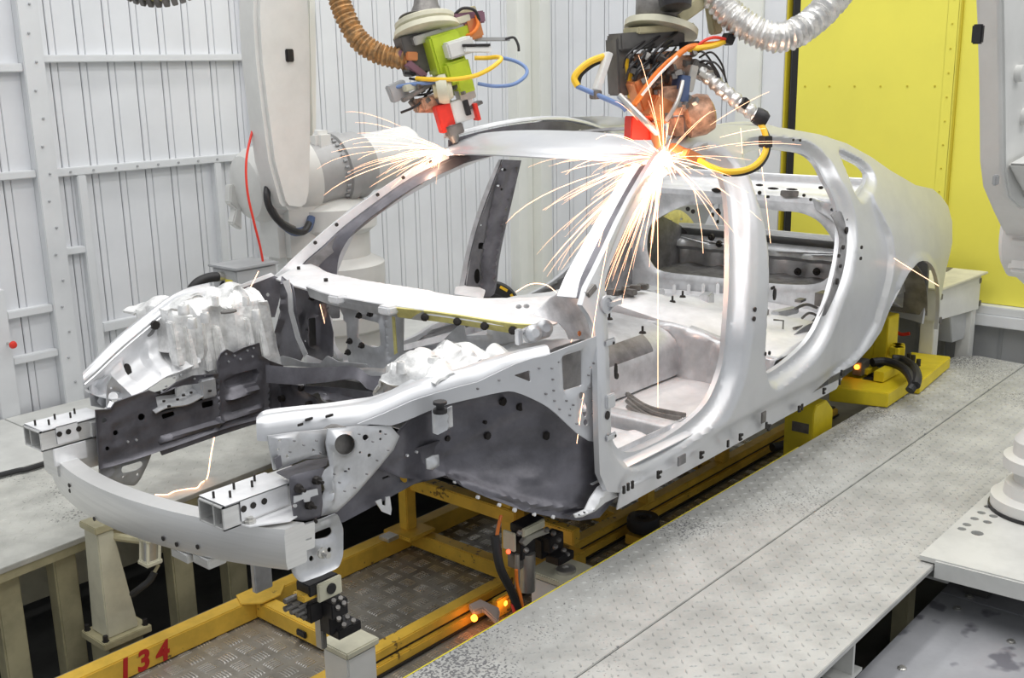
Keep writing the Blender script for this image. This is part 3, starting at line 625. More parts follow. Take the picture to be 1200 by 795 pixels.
# pale support sheet with the round port, front of the near wheelhouse
panel('support_sheet', 'sheet', car, [(386,503.5),(420,500.5),(459,499.5),(470,512),(463,528),(440,556),(418,581),(397,601),(378,606),(377,590),(383,575),(378,556),(388,547),(384,520)], 'Y', lambda x, z: -.595-.05*(x-1.85), [circ((401,520), 12.2, 24), circ((428.5,513), 3.6), circ((433,534), 2.4), circ((446,506), 1.8), circ((446,515), 1.6), circ((409,550), 1.4), circ((406,553), 1.4), circ((422,530.5), 1.4)], res=.015,
      feats=[('rim', 0, .012, -.012), ('bead', [(385,550),(388,566),(387,590)], .013, -.014), ('plate', rnd([(392,549),(399,546),(410,558),(398,572),(391,567)], 3), .012, .008), ('rim', None, .01, .006)])
mb = MB(); c_ = P(401,520,Y=-.585); mb.lathe([(.047, 0), (.047, .05)], c_, (0, 1, 0), 20); mb.build('port_cup', 'tool', car)
MB().box(c_+np.array((0, .012, 0)), (.07, .004, .012), Matrix.Rotation(-.6, 3, 'Y')).build('port_strip', 'steel', car)
panel('front_sheet', 'sheet', car, [(316,512),(352,507),(386,504),(388,538),(360,539),(330,551),(323,552),(319,530)], 'Y', -.565, [circ((328,516), 2), circ((337,535), 2), circ((326,527), 1.4), rnd([(366,526),(370,528),(366,530)], .5)], res=.016, feats=[('plate', rnd([(337,513),(348,511),(350,520),(344,524),(337,521)], 2), .008, -.006), ('rim', None, .01, .008)])
panel('front_sheet', 'dark', car, [(322,538),(329,534),(331,546),(325,551)], 'Y', -.575, res=.03)
# --- fender rails (upper load path)
def fender(s):
    if s < 0:
        top = [(303,489),(312,482),(347,477.5),(378,474.5),(421,468.5),(437,466),(460,458),(483,445.5),(505,438),(527,432.5),(552,426),(577,420.5),(603,416),(628,412)]
        low = [(301,508),(316,508.5),(350,503),(385,499),(420,494),(450,482),(483,467),(511,459),(540,451),(560,446),(585,434),(604,425),(625,419),(645,414)]
        yin = np.interp(np.linspace(0, 1, 14), [0, .35, 1], [-.415, -.47, -.66]); you = np.interp(np.linspace(0, 1, 14), [0, .35, 1], [-.475, -.575, -.80])
        A = [P(*p, Y=y) for p, y in zip(top, yin)]; B = [P(*p, Y=y) for p, y in zip(low, you)]
    else:
        top = [(118,418),(130,405),(147,390),(165,376),(185,362),(205,350),(222,342),(240,337),(262,334)]; low = [(97,446),(112,430),(130,412),(148,396),(166,381),(184,366),(202,353),(218,345),(240,341)]
        yin = np.linspace(.45, .62, 9); you = np.linspace(.50, .70, 9)
        low, top = [(98,446),(112,434),(132,415),(150,399),(168,384),(186,369),(204,355),(222,347),(245,343)], [(97,440),(108,427),(122,411),(140,394),(160,378),(180,362.5),(202,348),(222,339),(246,333)]
        A = [P(*p, Y=y) for p, y in zip(low, yin)]; B = [P(*p, Y=y) for p, y in zip(top, you)]
    A = spl(A, 4); B = spl(B, 4); n = len(A)-1
    prof = [(0, .0), (.04, .0), (.20, .0), (.27, -.001), (.30, -.014), (.36, -.016), (.41, .010), (.46, .018), (.62, .022), (.82, .019), (.90, .010), (.97, -.004), (1.0, -.02)] if s < 0 else [(0, -.02), (.02, -.004), (.12, .004), (.35, .01), (.45, .018), (.8, .012), (1, -.01)]
    def fn(u, v):
        i = min(int(round(u*n)), n); k = v*(len(prof)-1); j = min(int(k), len(prof)-2); t = k-j; a = prof[j][0]*(1-t)+prof[j+1][0]*t; z = prof[j][1]*(1-t)+prof[j+1][1]*t
        q = A[i]*(1-a)+B[i]*a; return (q[0], q[1], q[2]+z)
    surf('fender_rail', 'skin', car, fn, n, 40, .004, smooth=30)
    return A, B
fA, fB = fender(-1); gA, gB = fender(1)
dots('rail_holes', 'stud', car, [(351,482,.004),(372,480,.004),(395,477,.004),(420,474,.004),(440,470,.004)], 'Z', 1.012, .004)
dots('rail_holes', 'stud', car, [(338,493,.012,.004),(362,491,.014,.004),(386,487,.014,.004),(352,497.5,.01,.003)], 'Z', 1.03, .004)
MB().box(P(320,500,Y=-.45)+np.array((0, 0, .012)), (.05, .02, .006)).build('foam_pad', 'sealed', car, bevel=.002)
# outer face of the near fender rail with the arch edge (silver) and hinge pillar sheet
panel('apron_sheet', 'skin', car, [(420,497),(450,485),(483,470),(511,461),(540,453),(560,448),(585,436),(604,427),(625,420),(640,417),(660,409),(687,399),(699,394),(700,440),(702,519),(690,517)]+spl([(676,508),(660,493),(648,482),(633,472),(603,459.5),(582,461),(560,466),(534,472),(510,479),(477,493),(459,499)], 3), 'Y', lambda x, z: -.585-.285*sm((x-1.85)/.8),
      [rnd([(602,440),(621,434),(622.5,448)], 2), rnd([(662,418),(686,411),(686,453),(664,459)], 3)]+[circ((684,464.5), 3, 12, 4.4), circ((688,481), 3.2, 12, 9), circ((689,496), 3, 12, 4), circ((697,486), 1.6), circ((655,425), 1.4), circ((692,431), 1.3), circ((697,441), 1.3), circ((650,470), 1.3), circ((668,480), 1.3)], res=.017, th=.005,
      feats=[('bead', [(640,420),(641,480)], .006, .006), ('rim', 1, .012, .012), ('plate', rnd([(678,458),(696,452),(700,500),(690,508),(678,496)], 4), .014, .008)])
panel('bracket', 'sheet', car, [(507,481),(518,478),(530,476),(531,500),(513,510),(508,508)], 'Y', -.70, res=.015, feats=[('bead', [(519,478),(520,508)], .02, -.02)])
mb = MB(); mb.lathe([(.020, 0), (.02, .012), (.012, .014), (.012, .024), (.02, .026), (.02, .034)], P(516,484,Y=-.715), (0, 0, 1), 14); mb.build('rubber_mount', 'black', car)
# added grey sheet that stands for the shade behind the apron holes
panel('apron_hole_shade', 'mid', car, [(600,432),(650,408),(700,392),(700,470),(640,470),(605,452)], 'Y', -.725, res=.05)
# --- near wheelhouse: dark bowl
WH = spl([(440,548),(459,515),(477,492.5),(510,478.5),(534,471.5),(560,465.5),(582,460.5),(603,459),(633,471),(648,481),(660,492),(676,507),(690,516)], 3)+[(701,519),(703,555),(720,574),(722,580),(700,606),(677,610),(653,607),(613,599),(567,582),(540,570),(520,556.5),(500,562),(470,560)]
panel('wheelhouse', 'dark', car, WH, 'Y', lambda x, z: -.56-.27*sm((x-2.05)/.55)+.10*sm((x-2.05)/.2)*sm((2.62-x)/.2)*sm((z-.60)/.2), [], res=.0125, th=.005,
      feats=[('bead', [(528,560),(580,578),(620,590),(655,594),(700,590)], .018, -.016), ('plate', rnd([(607,557),(629,559),(630,565),(609,563)], 3), .010, -.008), ('rim', None, .012, -.008), ('bead', [(520,530),(560,505),(610,475)], .03, -.008), ('bead', [(522,480),(518,550)], .02, -.01)], noise=.0008)
wy = lambda x, z: -.565-.27*sm((x-2.05)/.55)+.10*sm((x-2.05)/.2)*sm((2.62-x)/.2)*sm((z-.60)/.2)
dots('wheelhouse_plugs', 'stud', car, [(589,471,.013),(609,477,.013),(571,511,.012),(640,511,.013),(524,514,.009),(568,495,.006)], 'Y', wy, .01, .006)
dots('flange_holes', 'bright', car, [(533,565,.005),(560,583,.006),(585,592,.006),(603,598,.007),(626,603,.006),(648,606,.006),(477,534,.004),(488,530,.004)], 'Y', wy, .005, .004)
panel('foot_bracket', 'bright', car, [(675,604),(688,598),(694,585),(703,572),(712,566),(722,574),(727,583),(712,590),(700,600),(685,607),(677,608)], 'Y', lambda x, z: -.875, [circ((680,604.5), 1.3), circ((686,601.5), 1.3), circ((693,598), 1.5)], res=.014, feats=[('rim', None, .012, .008), ('bead', [(692,598),(704,580),(714,572)], .02, -.012)])
panel('tow_bracket', 'sheet', car, [(440,588),(447,585),(448,592),(452,593),(452,583),(457,582),(459,597),(458,604),(448,600)], 'Y', -.56, res=.02)
panel('tow_bracket', 'sheet', car, [(502,539),(510,535),(517,534),(518,547),(510,552),(503,551)], 'Y', -.61, res=.015, feats=[('rim', None, .01, .01)])
# --- strut towers in cast aluminium
def tower(s, x0, x1, yi, yo, zb, zt, zo):
    def fn(u, v):
        x = x0+(x1-x0)*u; up = sm(min(u, 1-u)*11)*.75+.25
        pr = [(yi-.005, zb), (yi+.005, zb+.45*(zt-zb)), (yi+.02, zt-.03), (yi+.05, zt), (yi+.11, zt+.004), (yi+.19, zt-.012), (yo-.06, zo+.02), (yo, zo)]
        k = v*(len(pr)-1); i = min(int(k), len(pr)-2); t = sm(k-i)*.5+(k-i)*.5; y = pr[i][0]*(1-t)+pr[i+1][0]*t; z = pr[i][1]*(1-t)+pr[i+1][1]*t
        hgt = zb+(z-zb)*(.35+.65*up) if v < .75 else z*(.85+.15*up)+zo*(.15-.15*up)
        w_ = (.014*math.sin(u*17+v*5)+.008*math.sin(u*11-v*17)+.005*math.sin(u*37)*math.cos(v*13))*math.sin(min(v*3, 1)*1.57)
        rib = .03*sm((math.cos(u*24)-.4)/.35)*sm(v*5)*sm((.5-v)*6)
        hole = math.hypot((x-(x0+.55*(x1-x0)))/.055, (y-(yi+.12))/.05); w_ -= .02*max(0, 1-hole**4)
        return (x, s*(y-rib+(w_ if v < .45 else 0)), hgt+(w_ if v > .3 else w_*.3))
    surf('strut_tower', 'cast', car, fn, 90, 60, .008, smooth=32)
tower(1, 1.95, 2.40, .462, .76, .84, 1.165, 1.13)
tower(-1, 2.13, 2.47, .385, .64, .94, 1.085, 1.06)
dots('tower_port', 'tool', car, [(268,365,.03,.02)], 'Z', 1.175, .02)
for k, (px, py, z_, r_) in enumerate(((215,362,1.165,.016), (240,371,1.165,.013), (300,368,1.16,.012), (252,352,1.165,.011), (288,352,1.165,.010), (225,378,1.14,.013))):
    q = P(px, py, Z=z_); MB().lathe([(r_*1.25, -.02), (r_*1.2, .006), (r_, .014), (r_*.55, .014), (r_*.5, .004)], q, (0, 0, 1), 18).build('tower_boss', 'cast', car)
for k, (px, py, z_, r_) in enumerate(((509,424,1.09,.018), (470,430,1.085,.012), (490,415,1.085,.010), (536,410,1.08,.012), (520,436,1.065,.010))):
    q = P(px, py, Z=z_); MB().lathe([(r_*1.25, -.02), (r_*1.2, .008), (r_, .016), (r_*.55, .016), (r_*.5, .006)], q, (0, 0, 1), 18).build('tower_boss', 'cast', car)
for k, (px, py) in enumerate(((205,398),(222,402),(240,405),(258,402),(292,392),(306,390))):
    q = P(px, py, Y=.455); MB().prism([q+np.array((-.008, 0, .06)), q+np.array((.008, 0, .06)), q+np.array((.014, -.03, -.09)), q+np.array((-.014, -.03, -.09))], (0, .04, 0)).build('tower_rib', 'cast', car, bevel=.004)
# far wheelhouse skin inside the fender rail
wl_ = spl([P(*q_, Y=.45) for q_ in ((136,468),(150,464),(165,458),(178,450),(192,441),(206,436),(220,430),(232,424))], 4); wu_ = gA
def whf(u, v):
    A = wu_[min(int(u*(len(wu_)-1)), len(wu_)-1)]; B = wl_[min(int(u*(len(wl_)-1)), len(wl_)-1)]; q = A*(1-v)+B*v
    d = .075*math.sin(math.pi*v)-.028*sm((math.cos(u*19+1)-.1)/.5)*sm(v*4-.6)*sm((1-v)*5)-.02*sm((v-.72)/.1)
    return (q[0], q[1]+d, q[2]-.02*math.sin(math.pi*v)-.012*(1-v))
surf('wheelhouse', 'bright', car, whf, 48, 30, .004, smooth=40)
dots('wheelhouse_port', 'stud', car, [(149,436,.012,.03),(181,381,.016)], 'Y', .545, .01, .01)
panel('fender_end', 'sheet', car, [(103,450),(127,440),(131,472),(122,479),(107,476)], 'Y', .50, res=.015, feats=[('bead', [(113,447),(117,478)], .02, .012)])
panel('fender_gusset', 'sheet', car, [(125,452),(131,441),(154,463),(150,470),(128,486),(125,478)], 'Y', .43, [circ((134.5,466), 6, 16, 6), circ((130.5,455), 1.4)], res=.014, feats=[('rim', 0, .008, .008), ('plate', [(127,474),(152,465),(152,470),(129,485)], .01, -.006)])
panel('rail_gusset', 'mid', car, rnd([(172,385),(181,374),(185,379),(180,392),(173,396)], 3), 'Y', .56, [circ((178,382), 1.8)], res=.016)
# --- dash area behind the engine bay (seen from the front, planes across the car)
panel('pillar_gusset', 'dark', car, [(248,350),(285,335),(318,322),(330,327),(329,345),(322,372),(312,372),(292,358),(292,353)], 'Y', .66, [circ((314,345.5), 2.2), rnd([(299,348),(303,348),(303,352),(299,352)], .4)], res=.02, noise=.0006)
panel('gusset_edge', 'bright', car, [(248,348),(285,333),(318,320),(322,323),(286,337),(250,352)], 'Y', .64, res=.05)
panel('dash_side', 'dark', car, [(330,324),(342,334),(346,345),(348,370),(352,395),(358,412),(352,423),(318,425),(311,417),(320,395),(328,365)], 'X', lambda y, z: 2.46, [], res=.018, feats=[('bead', [(333,330),(332,365),(322,415)], .014, -.02), ('bead', [(344,345),(346,385),(356,416)], .014, -.018)], noise=.0008)
panel('dash_panel', 'dark', car, [(343,334),(386,341),(387,352),(384,366),(390,390),(390,418),(380,424),(358,415),(350,390),(347,360)], 'X', lambda y, z: 2.54, [rnd([(363.5,373),(372.5,371.5),(373.5,404),(364.5,406)], 1.5), circ((360,387), 1.6), circ((357,400), 1.3)], res=.016, feats=[('rim', 0, .012, -.012), ('plate', circ((350,372), 5, 12, 9), .012, -.008), ('plate', circ((376,360), 4, 12, 5), .01, -.008)], noise=.0006)
panel('dash_slot_shade', 'stud', car, [(358,368),(378,366),(379,410),(359,412)], 'X', 2.575, res=.08)  # dark sheet standing in for the shade behind the dash slot
panel('dash_strap', 'sheet', car, [(331,330),(338,328),(342,345),(343,365),(351,395),(360,415),(356,419),(346,396),(338,365),(337,345)], 'X', 2.43, res=.02)
panel('dash_lip', 'sheet', car, rnd([(320,424),(330,417),(345,421),(356,425),(375,426),(383,417),(396,424),(430,427),(430,431),(376,432),(340,429),(322,430)], 1.5), 'X', 2.40, res=.02)
panel('dash_bracket', 'mid', car, rnd([(381,344),(394,348),(395,374),(386,374),(380,362)], 2), 'X', 2.50, [circ((384,351), 1.6), circ((384,361), 1.6)], res=.02, feats=[('rim', None, .01, .01)])
# brace with triangular window
panel('dash_frame', 'sheet', car, [(394,353),(420,357),(470,367),(473,372),(472,416),(449,432),(418,430),(408,424),(404,400),(402,370)], 'X', 2.56, [rnd([(423,372),(447,378),(449,405),(441,407),(430,403),(422,395)], 3), rnd([(397,372),(406,378),(407,408),(400,412),(390,410),(391,380)], 3)], res=.017, feats=[('rim', 0, .014, -.012), ('bead', [(455,368),(458,425)], .02, -.016)])
panel('brace_strip', 'sealed', car, [(459,371),(462,371),(465,414),(462,416)], 'X', 2.535, res=.05)
mb = MB()
for px, py in ((421,370), (434,368), (424,405), (410,400), (408,413), (366,349), (352,410)): 
    q = P(px, py, X=2.54); mb.lathe([(.013, 0), (.010, .008), (.004, .01), (.004, .022)], q, (-1, -.3, 0), 8)
mb.build('dash_studs', 'stud', car, kind='stuff')
mb = MB()
for px, py in ((396,345), (455,358)): mb.box(P(px, py+5, X=2.45), (.05, .06, .03))
mb.build('cowl_clips', 'bright', car, bevel=.006)
# lower cross member with kick up
cm = [(312,428),(345,431),(380,431),(415,430),(432,440),(446,441)]; cm2 = [(313,449),(345,451),(380,449),(415,445),(430,456),(447,460)]
ribbon('cross_member', 'dark', [P(*p, X=x) for p, x in zip(cm, (2.30, 2.34, 2.36, 2.38, 2.40, 2.42))], [P(*p, X=x-.02) for p, x in zip(cm2, (2.30, 2.34, 2.36, 2.38, 2.40, 2.42))], 25, bow=0)
panel('toe_board', 'dark', car, [(312,449),(346,450),(400,455),(450,462),(452,440),(470,440),(480,460),(430,470),(408,478),(370,480),(313,486)], 'X', lambda y, z: 2.36+.1*(z-.8), [rnd([(370,462),(377,458),(387,466),(392,473),(384,474),(373,469)], 3)], res=.022, feats=[('rim', 0, .012, -.01), ('bead', [(346,452),(420,476)], .02, -.02)], noise=.0006)
dots('toe_studs', 'stud', car, [(331,467,.013),(354,455,.011),(363,474,.013),(308,441,.012)], 'X', 2.35, .012, .012)
dots('toe_port', 'sheet', car, [(381,466,.022,.016)], 'X', 2.352, .02, .004)
MB().mm((2.42, .02, .735), (2.5, .16, .755)).build('tunnel_bracket', 'sheet', car, bevel=.003)
dots('apron_welds', 'mid', car, [(647,432,.0028),(648,445,.0028),(649,458,.0028),(650,470,.0028),(656,480,.0028),(668,487,.0028),(676,497,.0028),(690,440,.0028),(691,455,.0028),(694,470,.0028),(664,470,.0028),(672,475,.0028),(696,426,.0034),(700,414,.0028),(560,456,.0028),(585,446,.0028),(640,462,.0034),(632,432,.0028)], 'Y', lambda x, z: -.588-.285*sm((x-1.85)/.8), .004, .003)
dots('support_welds', 'mid', car, [(392,556,.0024),(398,566,.0024),(404,576,.0024),(416,572,.0024),(430,556,.0024),(442,540,.0024),(455,528,.0024),(452,509,.0024),(437,518,.0024),(421,509,.0024),(345,517,.0024),(356,522,.0024),(371,517,.0024),(376,531,.0024),(340,530,.0024)], 'Y', -.612, .003, .003)
# --- floor, tunnel, seats
FZ = .645
panel('floor_pan', 'bright', car, [(2.62,-.84),(3.88,-.84),(3.88,.84),(2.62,.84)], 'Z', lambda x, y: FZ, px=False, res=.035, feats=[('bead', [P(745,492,Z=.645)[:2], P(800,470,Z=.645)[:2]], .03, -.02)][:0]+[('fn', lambda x, y: .010*sm((np.cos(y*38)-.2)/.5)*(abs(y) > .42)*(x > 2.8)*(x < 3.75))])
surf('tunnel', 'sheet', car, lambda u, v: (2.42+1.43*u, -.39*math.cos(math.pi*v), FZ+.01+.225*math.sin(math.pi*v)**.42), 30, 16, .005)
surf('tunnel_shield', 'mid', car, lambda u, v: (3.25+.42*u, -.372+.055*v*v, FZ+.135+.075*v), 8, 4, .004)
def heel(u, v):
    y = (u*2-1)*.83; k = v; rib = .012*sm((math.cos(y*44)-.1)/.4)*sm(v*6)*sm((1-v)*4)
    top = .215-.075*sm((abs(y)-.3)/.5); x = 3.83+.04*v+.05*max(0, v-.9)*10-rib; return (x, y, FZ+top*min(1, v/.9))
surf('heelboard', 'sheet', car, heel, 120, 14, .004)
surf('seat_crossmember', 'sheet', car, lambda u, v: (3.12+.10*v, -.82+.45*u, FZ+.05*math.sin(math.pi*v)**.3), 16, 10, .004)
surf('seat_crossmember', 'sheet', car, lambda u, v: (3.12+.10*v, .37+.45*u, FZ+.085*math.sin(math.pi*v)**.5), 16, 10, .004)
def rs(x, y): return .862-.075*sm((abs(y)-.3)/.5)*sm((4.5-x)/.6)-.13*sm((x-3.95)/.8)+.05*np.exp(-((x-4.15)/.18)**2-((y+.15)/.3)**2)+.035*np.exp(-((x-4.55)/.12)**2)+.02*np.sin(x*17)*np.sin(y*9)*.5+.04*np.exp(-(y/.12)**2)
panel('rear_seat_pan', 'bright', car, [(3.87,-.83),(4.96,-.72),(4.96,.72),(3.87,.83)], 'Z', lambda x, y: .87, px=False, res=.03, feats=[('fn', lambda x, y: rs(x, y)-.87)])
mb = MB()
for px, py, z in ((800,346,.9),(788,352,.9),(865,386,.9),(753,388,.9),(714,372,.9)):
    q = P(px, py, Z=z); mb.lathe([(.016, 0), (.012, .008), (.005, .01), (.005, .03)], (q[0], q[1], z-.01), (0, 0, 1), 8)
mb.build('seat_studs', 'stud', car, kind='stuff')
mb = MB(); q = P(735,345,Z=.92)
for k in range(9): mb.box(q+np.array((.05*math.sin(k*2.1), .06*math.cos(k*1.3), .012*(k % 4))), (.05, .035, .025), Matrix.Rotation(k*.7, 3, 'Z'))
mb.build('seat_bracket', 'tool', car, bevel=.003)
panel('sill_inner', 'sheet', car, [(2.70,.60),(4.3,.60),(4.3,.70),(2.70,.70)], 'Y', -.80, px=False, res=.05)
panel('sill_inner', 'sheet', car, [(2.70,.60),(4.3,.60),(4.3,.70),(2.70,.70)], 'Y', .80, px=False, res=.05)
panel('sill_top', 'skin', car, [(2.70,-.885),(4.25,-.87),(4.25,-.78),(2.70,-.79)], 'Z', lambda x, y: .690, px=False, res=.03, feats=[('rim', None, .03, -.015)])
mb = MB()
for k, (a, b, c) in enumerate((((735,462),(760,478),(803,487)), ((735,470),(757,487),(790,496)), ((736,477),(752,487),(783,498)), ((737,467),(765,484),(798,491)))): mb.tube(spl([P(*q_, Z=.675) for q_ in (a, b, c)], 5), .010, 6)
mb.build('harness', 'tool', car)
for k, (px, py, z, d_, m_) in enumerate(((752,352,.86,(.16,.09,.04),'mid'), (742,360,.85,(.10,.07,.05),'tool'), (762,341,.9,(.08,.14,.03),'sheet'), (828,352,.80,(.10,.05,.07),'sheet'), (812,366,.80,(.14,.02,.02),'sheet'), (848,372,.82,(.18,.10,.03),'bright'), (893,368,.80,(.05,.06,.05),'tool'), (940,352,.76,(.10,.08,.03),'sheet'), (920,366,.78,(.16,.05,.03),'sheet'))):
    q = P(px, py, Z=z); MB().box((q[0], q[1], z), d_, Matrix.Rotation(.4*math.sin(k*2.3), 3, 'Z')).build('seat_bracket', m_, car, bevel=.006)
for k in range(7): MB().box(P(790+k*17, 343-k*.4, X=4.93), (.014, .02, .09)).build('bulkhead_rib', 'bright', car, bevel=.006)
# --- rear bulkhead with the seat back opening
BX = 4.95
panel('rear_bulkhead', 'sheet', car, [(-.74,.70),(.74,.70),(.70,1.20),(.62,1.30),(-.62,1.30),(-.70,1.20)], 'X', BX, [('uv', [on(a, b, 'X', BX) for a, b in spl([(756,293),(758,270),(767,258),(796,243),(822,240.5),(863,240),(904,247),(933,249.5),(954,258),(968,273),(977,290),(975,312),(968,326),(952,334),(915,334),(863,329),(817,324),(775,319),(762,310)], 3, True)])], res=.022, px=False,
      feats=[('rim', 0, .03, .02), ('bead', [on(a, b, 'X', BX) for a, b in ((900,238),(955,243),(985,262))][:0] or [(.5, 1.27), (-.5, 1.27)], .02, -.012)])
panel('bulkhead_pocket', 'tool', car, rnd([(915,223),(936,224),(935,231),(920,232),(914,229)], 1.5), 'X', BX-.012, res=.03)
dots('bulkhead_holes', 'stud', car, [(841,247,.012),(806,245,.012),(812,248,.012),(900,231,.009),(906,236,.007),(950,234,.008),(958,240,.008),(965,236,.007),(972,245,.009),(978,252,.008),(985,247,.007),(968,252,.007),(890,226,.01),(942,229,.008)], 'X', BX-.004)
panel('bulkhead_brace', 'sheet', car, [(950,232),(990,236),(1000,262),(985,268),(968,256),(955,247)], 'X', BX-.03, [circ((975,246), 2), circ((988,255), 1.6)], res=.02, feats=[('rim', None, .015, .01), ('bead', [(962,236),(966,252)], .015, -.015), ('bead', [(978,238),(984,260)], .015, -.015)])
surf('parcel_shelf', 'bright', car, lambda u, v: (BX+.34*u, (v*2-1)*(.70-.05*u), 1.30+.012*math.sin(u*14)*(1-u)+.03*u), 14, 12, .005)
surf('shelf_lip', 'bright', car, lambda u, v: (BX+.33+.03*math.sin(math.pi*u), (v*2-1)*.62, 1.31+.06*u), 6, 12, .005)
dots('shelf_slots', 'stud', car, [(890,217,.02,.006),(906,221,.03,.006),(928,222,.03,.005),(962,220,.012,.008),(840,223,.03,.012)], 'X', BX-.006, .01, .004)
surf('trunk_floor', 'mid', car, lambda u, v: (BX+.05+.5*u, (v*2-1)*.62, .80+.03*sm((math.cos(v*40)))*(.3)), 12, 40, .004)
panel('end_sheet', 'sheet', car, [(-.72,.70),(.72,.70),(.72,.97),(-.72,.97)], 'X', 5.46, px=False, res=.03, feats=[('fn', lambda y, z: -.02*sm((np.cos(y*30)-.2)/.3)*(z < 1.0)), ('bead', [(-.7, .92), (.7, .92)], .035, -.05)])
mb = MB()
for px, py in ((935,318.5),(957,318.5),(918,334),(843,286),(834,278),(1001,297)): mb.lathe([(.022, 0), (.018, .012), (.008, .014), (.008, .03)], P(px, py, X=5.43), (-1, 0, 0), 10)
mb.build('end_studs', 'stud', car, kind='stuff')
panel('quarter_inner', 'sealed', car, spl([(775,262),(785,251),(797,246),(808,252),(818,266),(822,282),(818,294),(800,299),(783,300),(773,290)], 3, True), 'Y', .70, [circ((786.5,262), 2, 12, 4), circ((798.5,257), 1.6), circ((797,287), 1.8)], res=.03, feats=[('rim', None, .02, .015)])
panel('quarter_inner', 'sheet', car, [(4.98,.78),(5.6,.78),(5.6,1.15),(5.4,1.28),(4.98,1.28)], 'Y', .74, px=False, res=.04, feats=[('bead', [(5.1, .8), (5.3, 1.25)], .05, -.03), ('bead', [(5.5, .8), (5.45, 1.2)], .04, -.03)])
dots('quarter_holes', 'stud', car, [(835,252,.016),(843,250,.013),(848,272,.016),(858,268,.014),(775,272,.014),(779,290,.012),(841,260,.012),(812,306,.012)], 'Y', .735, .01, .004)
panel('quarter_inner', 'sheet', car, [(4.98,.78),(5.55,.78),(5.55,1.10),(5.4,1.22),(4.98,1.28)], 'Y', -.72, px=False, res=.05)
# inside of the near rear wheelhouse and the near C pillar, mid grey, seen through the rear door opening
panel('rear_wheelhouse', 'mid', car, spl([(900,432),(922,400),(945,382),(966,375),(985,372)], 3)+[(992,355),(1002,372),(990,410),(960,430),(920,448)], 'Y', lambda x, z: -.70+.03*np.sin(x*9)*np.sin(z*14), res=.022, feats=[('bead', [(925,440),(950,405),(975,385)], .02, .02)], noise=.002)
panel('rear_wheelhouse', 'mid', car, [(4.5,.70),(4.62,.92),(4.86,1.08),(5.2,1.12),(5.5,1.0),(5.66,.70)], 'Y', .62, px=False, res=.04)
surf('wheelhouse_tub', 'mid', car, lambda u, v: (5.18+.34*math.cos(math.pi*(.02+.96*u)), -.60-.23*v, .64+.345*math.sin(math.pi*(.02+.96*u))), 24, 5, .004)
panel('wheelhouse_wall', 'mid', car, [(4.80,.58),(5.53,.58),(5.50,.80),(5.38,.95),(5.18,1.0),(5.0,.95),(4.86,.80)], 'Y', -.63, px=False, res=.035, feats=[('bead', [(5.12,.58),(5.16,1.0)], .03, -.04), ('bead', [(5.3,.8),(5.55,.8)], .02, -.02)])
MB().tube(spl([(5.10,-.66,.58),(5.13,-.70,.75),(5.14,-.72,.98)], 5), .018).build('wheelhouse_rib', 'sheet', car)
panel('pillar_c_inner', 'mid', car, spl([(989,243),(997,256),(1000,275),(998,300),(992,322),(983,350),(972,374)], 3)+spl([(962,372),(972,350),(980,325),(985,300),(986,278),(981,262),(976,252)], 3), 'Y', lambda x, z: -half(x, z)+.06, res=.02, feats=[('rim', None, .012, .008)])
dots('pillar_c_holes', 'stud', car, [(992,270,.012,.016),(988,290,.010),(985,312,.008),(981,330,.01,.014),(983,300,.008),(993,258,.008)], 'Y', lambda x, z: -half(x, z)+.052, .008, .004)
bx = MB(); q = P(915,410,Y=-.66); bx.mm(q+np.array((-.05, -.02, -.07)), q+np.array((.05, .04, .06)))
for k in range(4): bx.mm(q+np.array((-.05+.027*k, -.03, -.06)), q+np.array((-.04+.027*k, -.02, .05)))
bx.build('wiring_block', 'black', car, bevel=.004)
mb = MB(); mb.tube([P(907,375,Y=-.6), P(918,376,Y=-.6), P(917,395,Y=-.62)], .004); mb.tube(spl([P(930,385,Y=-.66), P(948,380,Y=-.65), P(957,371,Y=-.65), P(948,367,Y=-.65), P(940,373,Y=-.65)], 4), .006); mb.tube(spl([P(932,362,Y=-.65), P(945,357,Y=-.65), P(957,361,Y=-.65)], 4), .007); mb.box(P(965,350,Y=-.66), (.08, .05, .06)); mb.box(P(948,388,Y=-.66), (.06, .04, .03)); mb.box(P(938,352,Y=-.65), (.05, .03, .012))
mb.build('wiring', 'tool', car, kind='stuff')
# --- details on the near side frame
no = lambda x, z: -half(x, z)
def along(px, py, off=0): 
    u, v = on(px, py, 'Y', no); return np.array((u, -half(u, v)-off, v))
mb = MB()
for px, py in ((730,574),(770,556),(820,533),(852,520),(866,512),(897,498.5),(899,501),(935,479),(939,477),(964,458),(983,447.5),(985,437),(735,570.5),(740,568)):
    c = along(px, py, .004); mb.box(c, (.010, .006, .026)); 
    if px in (770,820,866,899,935,964): mb.box(c+np.array((.010, 0, .004)), (.022, .006, .009)); mb.box(c+np.array((.006, 0, -.012)), (.018, .006, .007))
mb.build('flange_clips', 'stud', car, smooth=0, kind='stuff')
MB().box(along(798,539,.003)+np.array((0, 0, 0)), (.05, .006, .035)).build('slot_cover', 'mid', car, bevel=.002)
MB().box(along(894,486+3,.003), (.035, .006, .045)).build('slot_cover', 'tool', car, bevel=.002)
panel('sill_flange', 'skin', car, [(2.68,.55),(4.32,.565),(4.38,.60),(2.70,.62)], 'Y', lambda x, z: -half(x, .95)+.015, px=False, res=.05)
panel('underbody', 'dark', car, [(2.5,-.84),(4.7,-.80),(4.7,.80),(2.5,.84)], 'Z', .575, px=False, res=.1)
